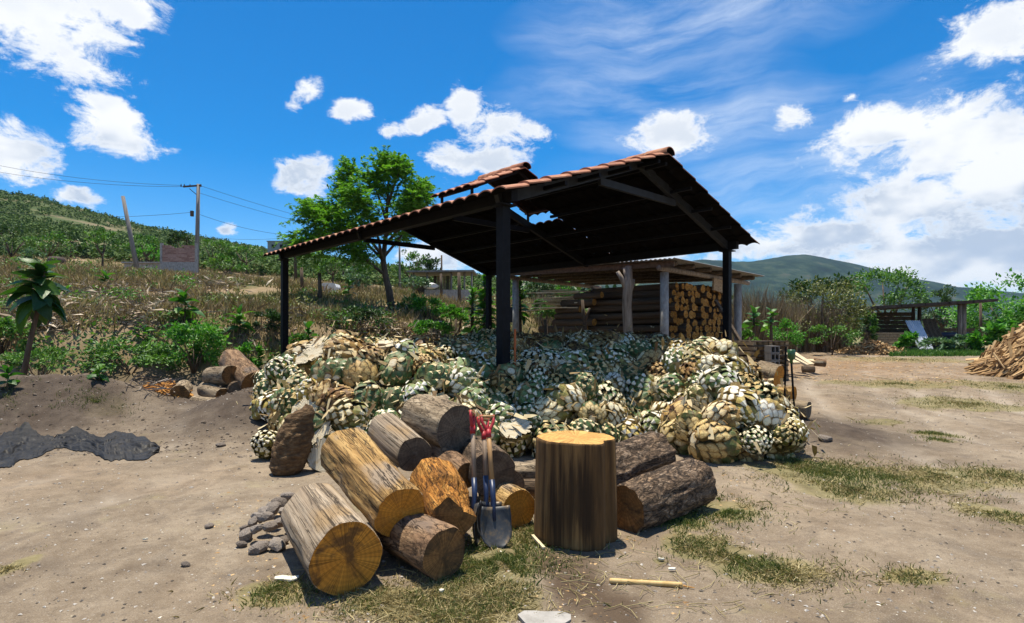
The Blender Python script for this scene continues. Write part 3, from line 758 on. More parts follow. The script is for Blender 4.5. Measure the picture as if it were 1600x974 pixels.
# ------------------------------------------------------------------ logs
def log_meshes(Lg, r0, r1, seed, rough=.04, lob=.06, ns=40, nl=30, cm=None, em=None, shape=None, knots=()):
    th = np.linspace(0, 2 * np.pi, ns, endpoint=False); zz = np.linspace(0, Lg, nl)
    T, Z = np.meshgrid(th, zz)
    rad = r0 + (r1 - r0) * Z / Lg
    C = np.stack([np.cos(T) * 1.4, np.sin(T) * 1.4, np.full_like(T, seed * 3.7)], -1)
    rad = rad * (1 + lob * fbm(C, 2, seed) * 1.6)
    Q = np.stack([np.cos(T) * rad * 14, np.sin(T) * rad * 14, Z * 3.2 + seed], -1)
    rad = rad + r0 * rough * fbm(Q, 4, seed + 5) * 1.6
    if shape is not None: rad = shape(T, Z, rad)
    for (kt, kz, kh, ks) in knots:
        dt = (T - kt + np.pi) % (2 * np.pi) - np.pi
        rad = rad + kh * np.exp(-((dt * r0) ** 2 + (Z - kz) ** 2) / (2 * ks * ks))
    rad[0] *= .975; rad[-1] *= .975; Z = Z.copy(); Z[1] = .02 * Lg if Lg < .3 else .012; Z[-2] = Lg - Z[1, 0]
    X = rad * np.cos(T); Y = rad * np.sin(T)
    if nl > 20: Z = Z + .006 * fbm(np.stack([X * 9, Y * 9, 0 * X + seed], -1), 3, seed + 9) * ((Z < .03) | (Z > Lg - .03))
    V = np.stack([X, Y, Z], -1).reshape(-1, 3)
    i = np.arange(nl - 1)[:, None]; j = np.arange(ns)[None, :]; j2 = (j + 1) % ns
    Fc = np.stack([i * ns + j, i * ns + j2, (i + 1) * ns + j2, (i + 1) * ns + j], -1).reshape(-1, 4)
    bm_ = mesh('bark', V, Fc, (cm,), smooth=True)
    ends = []
    for e in (0, 1):
        rim = V[:ns] if e == 0 else V[-ns:]
        zc = float(rim[:, 2].mean())
        rings = [rim]
        for f in (.97, .8, .5, .2):
            q = rim.copy(); q[:, :2] *= f
            q[:, 2] = zc + (fbm(q * 9 + seed, 3, seed + 3) * .008 * r0 / .2) * (1 if f < .97 else 0) + (.004 if e == 0 else -.004)
            rings.append(q)
        cen = np.array([[0, 0, zc]])
        EV = np.vstack(rings + [cen]); EF = []
        for k in range(len(rings) - 1):
            for j_ in range(ns):
                q = (k * ns + j_, k * ns + (j_ + 1) % ns, (k + 1) * ns + (j_ + 1) % ns, (k + 1) * ns + j_)
                EF.append(q if e else q[::-1])
        k = len(rings) - 1
        for j_ in range(ns):
            q = (k * ns + j_, k * ns + (j_ + 1) % ns, len(EV) - 1)
            EF.append(q if e else q[::-1])
        ends.append(mesh('cut_face', EV, EF, (em if not isinstance(em, tuple) else em[e],), smooth=False))
    return bm_, ends

def place_log(meshes, p, q, label, cat='log', group=None, roll=0.0, name='log', ends=(0, 1)):
    o = ob(name, meshes[0], None, mat=align(p, q, roll), label=label, cat=cat, group=group)
    for e in ends: ob('cut_face', meshes[1][e], o)
    return o

def mk(p, q, r0, r1, seed, cm, em, label, rough=.04, lob=.06, roll=0.0, group='cut logs piled in front of the agave heap', ns=48, nl=40, **kw):
    Lg = (Vector(q) - Vector(p)).length
    ms = log_meshes(Lg, r0, r1, seed, rough, lob, ns, nl, MAT[cm], tuple(MAT[e] for e in em) if isinstance(em, tuple) else MAT[em], **kw)
    return place_log(ms, p, q, label, 'log', group, roll)

mk((-1.007, 3.395, .215), (-1.507, 4.23, .225), .222, .225, 1, 'bark_grey', 'end_gold', 'thick grey log on the grass with a dark-stained golden cut end', .035, .05, ns=72, nl=60)
mk(at(627, 803, 3.80), at(541, 706, 4.62), .19, .215, 2, 'bark_gold', 'end_amber', 'golden flaky-barked log lying slanted across the grey log', .10, .05, ns=80, nl=70)
mk((-.43, 3.57, .165), (-.86, 4.05, .165), .165, .16, 3, 'bark_red', 'end_brown', 'short dark log wedged low beneath the golden log', .05, .07)
def rotshape(T, Z, rad):
    x = rad * np.cos(T); y = rad * np.sin(T)
    cut = .02 + .10 * fbm(np.stack([x * 9, Z * 4, 0 * x], -1), 4, 77) + .22 * ss(Z, .05, .75)
    lim = np.where(y > .02, np.clip(cut + .05, .03, .3), 9)
    sy = np.maximum(np.sin(T), 1e-3)
    return np.where((y > .02) & (rad * sy > lim), lim / sy, rad)
mk(at(712, 806, 3.98), at(676, 745, 4.6), .175, .19, 4, 'rotten_wood', 'end_brown', 'rotten orange log with a splintered hollow top beside the shovels', .08, .10, roll=0.5, shape=rotshape, ns=90, nl=60)
mk(at(648, 711, 4.75), at(601, 671, 5.4), .153, .165, 5, 'bark_grey', 'end_grey', 'smaller grey weathered log behind the golden log', .03, .06, ns=60)
mk(at(714, 671, 5.15), at(655, 650, 5.62), .225, .225, 6, 'bark_pale', 'end_grey', 'fat pale log with a knot lying highest on the log pile', .03, .07, ns=64, nl=50, knots=((2.2, .42, .06, .035),))
mk(at(729, 744, 4.75), at(672, 704, 5.3), .118, .125, 7, 'bark_red', 'end_brown', 'reddish log under the fat pale log', .06, .06)
mk(at(771, 740, 4.75), at(742, 712, 5.4), .20, .20, 8, 'bark_dark', 'end_grey', 'dark-ended log directly behind the shovel handles', .05, .07)
mk(at(797, 757, 4.85), at(774, 742, 5.5), .13, .13, 9, 'bark_dark', 'end_grey', 'small dark log squeezed between the shovels and the chopping block', .05, .07)
mk(at(812, 795, 4.5), at(770, 768, 5.15), .152, .15, 10, 'bark_gold', 'end_amber', 'amber-ended log on the ground just right of the shovel blades', .06, .08)
mk(at(800, 738, 5.25), at(905, 736, 5.4), .085, .09, 11, 'bark_pale', 'end_brown', 'slim pale log lying crosswise behind the chopping block, topmost of three', .06, .06)
mk(at(795, 765, 5.12), at(905, 762, 5.2), .092, .09, 12, 'bark_dark', 'end_brown', 'slim dark log lying crosswise behind the chopping block, middle of three', .06, .06)
mk(at(822, 797, 4.92), at(915, 800, 4.95), .095, .095, 13, 'bark_gold', 'end_amber', 'slim orange log lying crosswise behind the chopping block, lowest of three', .06, .06)
mk((.90, 4.44, .185), (1.70, 5.17, .215), .185, .215, 14, 'bark_rough', 'end_brown', 'rough-barked log right of the chopping block, the nearer of two', .10, .10, ns=90, nl=80)
mk((.66, 5.06, .26), (1.52, 5.86, .31), .215, .235, 15, 'bark_rough', 'end_brown', 'rough-barked log right of the chopping block, the farther of two', .11, .12, ns=90, nl=80, knots=((5.2, .85, .09, .07),))

# logs in the hollow behind the berm
G2 = 'cut logs lying in the hollow by the berm'
z0 = tz(-6.6, 11.6)
mk(at(280, 615, 10.4), at(288, 606, 11.2), .155, .155, 21, 'bark_pale', 'end_brown', 'short round log standing apart beside orange bark chips in the hollow', .05, .06, group=G2, ns=28, nl=14)
mk(at(361, 586, 10.6), at(330, 588, 10.95), .19, .19, 22, 'bark_pale', 'end_brown', 'pale log lying on top in the hollow beside the berm', .05, .06, group=G2, ns=28, nl=14)
mk(at(399, 600, 10.5), at(362, 562, 11.6), .24, .235, 23, 'bark_red', 'end_brown', 'big brown log propped steeply at the back of the hollow', .05, .08, group=G2, ns=28, nl=18)
mk(at(348, 619, 10.4), at(319, 608, 10.9), .145, .145, 24, 'bark_pale', 'end_brown', 'log lying beneath the pale top log in the hollow', .05, .06, group=G2, ns=28, nl=14)
mk(at(338, 632, 10.2), at(303, 628, 10.4), .115, .115, 25, 'bark_pale', 'end_brown', 'thin pale log lying flat along the lip of the hollow', .05, .06, group=G2, ns=28, nl=14)
mk(at(374, 612, 10.5), at(362, 605, 11.3), .20, .20, 26, 'bark_dark', 'end_grey', 'dark round log end under the steep brown log', .05, .06, group=G2, ns=28, nl=14)
# logs by the right end of the agave heap
G3 = 'cut logs beyond the right end of the agave heap'
mk(at(1217, 588, 10.6), at(1185, 580, 10.9), .22, .22, 27, 'bark_pale', 'end_amber', 'stout log with an orange end lying behind the metal rods', .05, .06, group=G3, ns=28, nl=14)
mk(at(1240, 618, 9.9), at(1215, 614, 10.1), .16, .16, 28, 'bark_gold', 'end_amber', 'golden log half hidden between the metal rods and the heap', .05, .06, group=G3, ns=28, nl=14)
mk(at(1264, 641, 9.6), at(1236, 637, 9.8), .155, .155, 29, 'bark_pale', 'end_grey', 'grey-ended log resting on the dark soil mound', .05, .06, group=G3, ns=28, nl=14)
mk(at(1290, 568, 17.5), at(1272, 566, 17.6), .12, .12, 30, 'bark_red', 'end_brown', 'short brown offcut lying beyond the split planks', .05, .06, group=G3, ns=20, nl=8)
mk(at(1273, 577, 16.3), at(1253, 577, 16.4), .10, .10, 31, 'bark_dark', 'end_brown', 'dark stub of wood on the chip-strewn ground near the planks', .05, .06, group=G3, ns=20, nl=8)

# chopping block
def stumpshape(T, Z, rad):
    T = (T + np.pi) % (2 * np.pi) - np.pi
    d = lambda a: (T - a + np.pi) % (2 * np.pi) - np.pi
    r = .285 * (1 - .13 * np.exp(-(d(-1.95) / .55) ** 2) + .05 * np.exp(-(d(-1.05) / .22) ** 2) - .17 * np.exp(-(d(-.62) / .20) ** 2) + .05 * np.exp(-(d(-.15) / .25) ** 2) + .10 * np.exp(-(d(2.9) / .4) ** 2) + .05 * np.exp(-(d(1.4) / .3) ** 2) - .07 * np.exp(-(d(.8) / .3) ** 2))
    return r * (1.0 + .05 * (1 - Z / .77)) + (rad - .285) * .35
ms = log_meshes(.77, .285, .285, 40, .025, .03, 110, 60, MAT['stump_side'], (MAT['end_brown'], MAT['stump_top']), shape=stumpshape)
zst = tz(.50, 4.3)
sb = ob('chopping_block', ms[0], None, (.495, 4.30, zst - .01), label='upright chopping block with a fresh yellow sawn top', cat='chopping block')
ob('sawn_top', ms[1][1], sb)

# ------------------------------------------------------------------ shovels
def shovel(bot, top, twist, label, wood, blade_w=.115):
    bot, top = Vector(bot), Vector(top)
    Lg = (top - bot).length
    M = align(bot, top, twist)
    o = ob('shovel', None, None, mat=M, label=label, cat='shovel', group='three shovels leaning on the logs'); o.empty_display_size = .1
    # blade: local z up the tool, x across, y = thickness; dished and pointed
    nu, nv = 11, 12; V = []; bl = .30
    for th_ in (0, .004):
        for v in range(nv):
            t = v / (nv - 1)
            w = blade_w * (1 - (1 - min(t / .38, 1)) ** 2.2 * .72) * (1 - .10 * max(0, (t - .75) / .25))
            for u in range(nu):
                s = u / (nu - 1) * 2 - 1
                V.append((s * w, .055 * (s * s) * (.4 + .6 * t) - .02 * math.sin(t * 3.1) + th_, t * bl))
    Fc = []; N = nu * nv
    for v in range(nv - 1):
        for u in range(nu - 1):
            q = (v * nu + u, v * nu + u + 1, (v + 1) * nu + u + 1, (v + 1) * nu + u)
            Fc.append(q[::-1] if 0 else q); Fc.append(tuple(N + k for k in q[::-1]))
    def rim(ix):
        for a, b in zip(ix[:-1], ix[1:]): Fc.append((b, a, a + N, b + N))
    rim(list(range(nu))); rim([(nv - 1) * nu + u for u in range(nu)][::-1]); rim([v * nu for v in range(nv)][::-1]); rim([v * nu + nu - 1 for v in range(nv)])
    ob('blade', mesh('blade', V, Fc, (MAT['blade_steel'],), smooth=True), o)
    MB().tube([(0, -.012, .20), (0, -.010, .29), (0, .0, .36), (0, .0, .50)], [.012, .018, .021, .0215], 12).ob('socket', [MAT['blue_paint']], o, True)
    MB().tube([(0, .001, .48), (0, .001, Lg - .13)], [.0185, .0175], 12).ob('shaft', [MAT[wood]], o, True)
    y = MB()
    y.tube([(0, 0, Lg - .19), (0, 0, Lg - .125)], .0215, 12)
    for s in (-1, 1): y.tube([(0, 0, Lg - .14), (s * .022, 0, Lg - .11), (s * .047, 0, Lg - .065), (s * .05, 0, Lg - .008)], [.018, .015, .013, .014], 10)
    y.ob('yoke', [MAT['red_paint']], o, True)
    MB().tube([(-.06, 0, Lg - .02), (.06, 0, Lg - .02)], .0145, 10).ob('grip', [MAT['ash_handle']], o, True)
    return o
shovel((-.265, 4.13, .0), (-.325, 4.55, .945), 1.25, 'shovel with a greyish shaft and its blade edge-on, leftmost of three', 'grey_handle')
shovel((-.175, 4.20, .0), (-.240, 4.62, .885), .55, 'shovel in the middle of the three, half hidden behind its neighbour', 'grey_handle')
shovel((-.110, 4.08, .0), (-.200, 4.50, .925), .12, 'shovel with an orange-brown shaft and blade facing out, rightmost of three', 'ash_handle', .12)

# ------------------------------------------------------------------ stones
def rock_mesh(seed, sub=2, flat=.75):
    bm = bmesh.new(); bmesh.ops.create_icosphere(bm, subdivisions=sub, radius=1)
    V = np.array([v.co[:] for v in bm.verts])
    n = fbm(V * 1.3 + seed * 5.1, 3, seed); V2 = V * (1 + .45 * n)[:, None]
    q = np.random.default_rng(seed)
    for _ in range(7):
        nn = q.normal(size=3); nn /= np.linalg.norm(nn); d = V2 @ nn; lim = .62 + .25 * q.random()
        V2 = V2 - np.clip(d - lim, 0, None)[:, None] * nn * .85
    V2[:, 2] *= flat
    for v, c in zip(bm.verts, V2): v.co = c
    me = bpy.data.meshes.new('stone'); bm.to_mesh(me); bm.free(); me.materials.append(MAT['rock'])
    me.polygons.foreach_set('use_smooth', np.zeros(len(me.polygons), bool))
    return me
ROCKS = [rock_mesh(s) for s in range(6)]
ordn = ['first', 'second', 'third', 'fourth', 'fifth', 'sixth', 'seventh', 'eighth', 'ninth', 'tenth', 'eleventh', 'twelfth', 'thirteenth', 'fourteenth', 'fifteenth', 'sixteenth', 'seventeenth', 'eighteenth', 'nineteenth', 'twentieth']
def nth(k): return ordn[k] if k < 20 else ('twenty-' + ordn[k - 20] if k < 29 else ('thirty-' + ordn[k - 30] if 30 <= k < 39 else '%dth' % (k + 1)))
rk = [(385, 838, 17, 0), (405, 856, 18, 0), (434, 851, 18, 0), (423, 842, 14, .1), (400, 843, 13, .08), (378, 850, 10, 0), (414, 832, 15, .12), (436, 833, 14, .08), (405, 818, 15, .04), (428, 820, 16, .14), (445, 812, 13, .08), (415, 803, 16, .02), (435, 800, 15, .08), (449, 790, 14, .10), (426, 790, 12, 0), (396, 827, 12, .05), (383, 826, 10, 0), (441, 843, 12, .0), (452, 828, 12, .05), (457, 808, 14, 0)]
rows = {'lowest': [], 'middle': [], 'uppermost': []}
for (px, py, s, up) in rk:
    g = gnd(px, py + s * .4); D = g.y
    r = s / F * D * .84
    row = 'lowest' if py > 834 else ('middle' if py > 810 else 'uppermost')
    rows[row].append((px, g, r, up, py))
for row, L_ in rows.items():
    for k, (px, g, r, up, py) in enumerate(sorted(L_)):
        o = ob('stone', ROCKS[(k * 5 + len(row)) % 6], None, (g.x, g.y, g.z + r * .45 + up), label=f'{nth(k)} stone from the left in the {row} row of the small cairn', cat='stone', group='angular stones heaped beside the grey log')
        o.scale = (r * 1.1, r * .95, r * .95); o.rotation_euler = (random.uniform(-.4, .4), random.uniform(-.4, .4), random.uniform(0, 6))
for (px, py, s, lb) in ((328, 826, 9, 'brown lump of stone alone on the bare dirt left of the cairn'), (289, 887, 8, 'small dark stone alone on the bare dirt near the bottom'), (1288, 690, 12, 'reddish stone on the dark soil beside the right heap'), (346, 700, 8, 'dark stone near the foot of the left soil mound'), (1296, 688, 6, 'small stone touching the reddish stone')):
    g = gnd(px, py); r = s / F * g.y
    o = ob('stone', ROCKS[(px + py) % 6], None, (g.x, g.y, g.z + r * .3), label=lb, cat='stone'); o.scale = (r, r * .8, r * .7); o.rotation_euler = (0, .2, px)
# ------------------------------------------------------------------ agave hearts
RB, HB = .176, .215
def prof(t): return RB * np.sqrt(np.clip(1 - np.abs(t) ** 2.2, 0, 1))
SC = {}
def _sc():
    V = []
    for (u, n, hw) in ((-.5, -.12, .34), (-.24, .15, .49), (.10, .30, .48), (.46, .36, .30), (.80, .08, .12)):
        V += [(-hw, u, n - .05), (0, u + (.03 if u < .7 else .06), n + .05), (hw, u, n - .05)]
    Fc = [(r * 3 + c, r * 3 + c + 1, (r + 1) * 3 + c + 1, (r + 1) * 3 + c) for r in range(4) for c in range(2)]
    SC['leafy'] = (np.array(V), Fc, np.array([0, 0, 0, 0, 0, 0, 1, 1]), np.repeat([0, .2, .5, .9, 1.0], 3), np.array([1., 0, 1] * 4 + [.9, .6, .9]))
    # shaved close: a rhomb of pale flesh with a thin skirt of leaf skin
    ring = [(0, -.60), (.30, -.36), (.47, .0), (.32, .36), (0, .66), (-.32, .36), (-.47, .0), (-.30, -.36)]
    V = [(w * 1.05, u * 1.05, -.14) for w, u in ring] + [(w * .86, u * .86, .20 + .14 * u) for w, u in ring] + [(0, .02, .29)]
    Fc = [(k, (k + 1) % 8, 8 + (k + 1) % 8, 8 + k) for k in range(8)] + [(8 + k, 8 + (k + 1) % 8, 16) for k in range(8)]
    SC['shaved'] = (np.array(V), Fc, np.array([0] * 8 + [1] * 8), np.array([.9] * 17), np.array([1.] * 16 + [0.]))
_sc()
def lump(p, seed):
    p = np.atleast_2d(np.asarray(p, float)); return p * (1 + .13 * fbm(p * 7.5 + seed * 3.1, 2, seed))[:, None]

def scale_frames(seed, n=84, half=False, style='leafy'):
    q = np.random.default_rng(seed); out = []; 
    for i in range(n):
        t = -.80 + 1.76 * (i + .5) / n
        a = i * 2.39996 + q.normal() * .06
        r = float(prof(t)); z = HB * t
        dt = .02; tr = (float(prof(t + dt)) - float(prof(t - dt))) / (2 * dt)
        um = Vector((tr * math.cos(a), tr * math.sin(a), HB)).normalized()
        w = Vector((-math.sin(a), math.cos(a), 0)); nn = w.cross(um)
        if half and nn.x < .02: continue
        if half and math.cos(a) * r < .03: continue
        if q.random() < .06: continue
        k = (.122 if style == 'leafy' else .128) * (.62 + .38 * r / RB) * q.uniform(.88, 1.14)
        um2 = (um + nn * (q.uniform(-.05, .42) if style == 'leafy' else q.uniform(-.25, .25)) + w * q.normal() * .06).normalized(); w = um2.cross(nn).normalized(); nn2 = w.cross(um2)
        M = Matrix((w * k, um2 * k * q.uniform(.95, 1.15), nn2 * k * q.uniform(.75, 1.1))).transposed().to_4x4()
        M.translation = Vector(lump((r * math.cos(a) * .985, r * math.sin(a) * .985, z * .985), seed)[0])
        out.append(M)
    return out

def core_mesh(half, seed, mat):
    nt, na = 12, 20
    tt = np.linspace(-.82, .93, nt)
    aa = np.linspace(-np.pi / 2, np.pi / 2, na) if half else np.linspace(0, 2 * np.pi, na, endpoint=False)
    V = []
    for t in tt:
        for a in aa: V.append((prof(t) * np.cos(a) * .97, prof(t) * np.sin(a) * .97, HB * t))
    V = np.array(V, float)
    V = lump(V, seed)
    Fc = []
    for i in range(nt - 1):
        for j in range(na - 1 if half else na):
            Fc.append((i * na + j, i * na + (j + 1) % na, (i + 1) * na + (j + 1) % na, (i + 1) * na + j))
    top = len(V); V = np.vstack([V, [[0.02 if half else 0, 0, HB * .97]]])
    for j in range(na - 1 if half else na): Fc.append(((nt - 1) * na + j, (nt - 1) * na + (j + 1) % na, top))
    return V, Fc

def end_disc(half):
    r = float(prof(-.82)) * (1.12 if half else .85); n = 18
    aa = np.linspace(-np.pi / 2, np.pi / 2, n) if half else np.linspace(0, 2 * np.pi, n, endpoint=False)
    V = [(0, 0, -HB * .86)]
    for f in (.5, 1.0):
        for a in aa: V.append((r * f * np.cos(a), r * f * np.sin(a) * 1.0, -HB * (.855 if f < 1 else .80)))
    Fc = []
    m = n - 1 if half else n
    for j in range(m):
        Fc.append((0, 1 + (j + 1) % n, 1 + j))
        Fc.append((1 + j, 1 + (j + 1) % n, 1 + n + (j + 1) % n, 1 + n + j))
    return np.array(V), Fc

def flesh_face(seed):
    """flat lengthwise cut with a feathered edge"""
    q = np.random.default_rng(seed); tt = np.linspace(-.84, .95, 46); V = [(.004, 0, 0)]
    edge = [(float(prof(t)) * 1.02, HB * t) for t in tt]
    pts = [(y, z) for y, z in edge] + [(-y, z) for y, z in edge[::-1]]
    n = len(pts)
    for f in (.55, 1.0):
        for k, (y, z) in enumerate(pts):
            lo = .16 * math.sin(k * .41 + seed) * math.sin(k * .13) + .10 * math.sin(k * .9)
            g = f * (1 + ((lo + q.uniform(-.05, .07)) if f == 1 and z > -.12 else 0))
            V.append((q.uniform(-.008, .004) if f == 1 else .003, y * g, z * g))
    Fc = []
    for j in range(n):
        Fc.append((0, 1 + (j + 1) % n, 1 + j)); Fc.append((1 + j, 1 + (j + 1) % n, 1 + n + (j + 1) % n, 1 + n + j))
    return np.array(V), Fc

def leaf_attr(me, al, ed):
    for nm, d in (('along', al), ('edge', ed)): a = me.attributes.new(nm, 'FLOAT', 'POINT'); a.data.foreach_set('value', np.asarray(d, np.float32))
HEART = {}     # variant -> list of (part name, mesh, arrays, materials, frames)
def make_heart(key, half, leaf, cut, seed, share):
    """share = part of the leaf bases that were shaved down to the flesh"""
    q = np.random.default_rng(seed + 7)
    frames = scale_frames(seed, 78, half)
    up = [M.translation.z / HB for M in frames]
    sty = ['shaved' if (u + .85) / 1.8 + q.normal() * .07 < share * 1.15 - .05 else 'leafy' for u in up]
    Vs = []; Fs = []; Is = []; Al_ = []; Ed_ = []; k = 0
    for M, st in zip(frames, sty):
        sv, sf, si, sa, se = SC[st]
        A = np.array(M); Vs.append(sv @ A[:3, :3].T + A[:3, 3]); Fs += [tuple(i + k for i in f) for f in sf]; k += len(sv); Is.append(si); Al_.append(sa); Ed_.append(se)
    lv, lf, li = np.vstack(Vs), Fs, np.concatenate(Is)
    Al_, Ed_ = np.concatenate(Al_), np.concatenate(Ed_)
    cv, cf = core_mesh(half, seed, None)
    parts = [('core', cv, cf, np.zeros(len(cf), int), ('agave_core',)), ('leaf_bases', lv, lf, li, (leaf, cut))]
    ev, ef = end_disc(half); parts.append(('root_cut', ev, ef, np.zeros(len(ef), int), ('agave_end',)))
    if half:
        fv, ff = flesh_face(seed); parts.append(('cut_flesh', fv, ff, np.zeros(len(ff), int), ('agave_flesh',)))
    md = {}
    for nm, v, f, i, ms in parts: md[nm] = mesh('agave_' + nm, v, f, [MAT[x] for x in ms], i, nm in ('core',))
    single = {}
    for st, (sv, sf, si, sa, se) in SC.items():
        single[st] = mesh('leaf_base', sv, sf, [MAT[leaf], MAT[cut]], si); leaf_attr(single[st], sa, se)
    leaf_attr(md['leaf_bases'], Al_, Ed_)
    frames = list(zip(frames, sty))
    HEART[key] = (parts, md, frames, single, half, Al_, Ed_)

for s, (key, half, leaf, cut, share) in enumerate((('green', 0, 'agave_green', 'agave_cut', .08), ('green2', 0, 'agave_green', 'agave_cut', .2), ('mix', 0, 'agave_mix', 'agave_cut', .5), ('mix2', 0, 'agave_green', 'agave_cut', .45), ('tan', 0, 'agave_tan', 'agave_cut_old', .15), ('tan2', 0, 'agave_tan', 'agave_cut', .55),
        ('half_green', 1, 'agave_green', 'agave_cut', .15), ('half_mix', 1, 'agave_mix', 'agave_cut', .45), ('half_tan', 1, 'agave_tan', 'agave_cut_old', .45), ('flesh', 1, 'agave_mix', 'agave_cut', .5))):
    make_heart(key, half, leaf, cut, 100 + s, share)

POLY = np.array([(-3.55, 8.0), (-2.9, 7.1), (-2.3, 6.75), (-1.3, 6.75), (-.3, 6.75), (.7, 6.9), (1.6, 7.35), (1.75, 7.8), (1.80, 8.3), (2.0, 8.3), (2.02, 7.7), (2.15, 6.95), (2.75, 6.55), (3.45, 6.8),
                 (3.95, 7.7), (4.3, 8.9), (4.75, 10.6), (5.1, 12.0), (4.6, 14.0), (2.0, 15.2), (-.5, 14.8), (-2.8, 13.2), (-4.5, 11.4), (-4.3, 9.4)])
def poly_dist(x, y):
    x = np.asarray(x, float); y = np.asarray(y, float)
    d = np.full(x.shape, 1e9); ins = np.zeros(x.shape, bool); n = len(POLY)
    for k in range(n):
        ax, ay = POLY[k]; bx, by = POLY[(k + 1) % n]
        dx, dy = bx - ax, by - ay
        t = np.clip(((x - ax) * dx + (y - ay) * dy) / (dx * dx + dy * dy), 0, 1)
        d = np.minimum(d, np.hypot(x - ax - t * dx, y - ay - t * dy))
        c = ((ay > y) != (by > y)) & (x < (bx - ax) * (y - ay) / (by - ay + 1e-12) + ax)
        ins ^= c
    return np.where(ins, d, -d)
def heap_h(x, y):
    d = poly_dist(x, y)
    P = np.stack([x, y, 0 * np.asarray(x)], -1)
    top = 1.02 + .20 * ss(-x, .5, 1.6) * (1 - ss(y, 9.5, 10.5)) + .15 * fbm(P * .9, 3, 71) + .045 * np.clip(np.asarray(y) - 9, 0, 5)
    # lower round the front corner post, where the heap slopes to the logs
    top = top - .22 * np.exp(-(((x + .1) / .8) ** 2 + ((y - 7.3) / .9) ** 2))
    top = top + .38 * np.exp(-(((x - 3.2) / .8) ** 2 + ((y - 8.7) / 1.0) ** 2))
    return top * np.clip(d / 1.15, 0, 1) ** .72 * (d > 0)

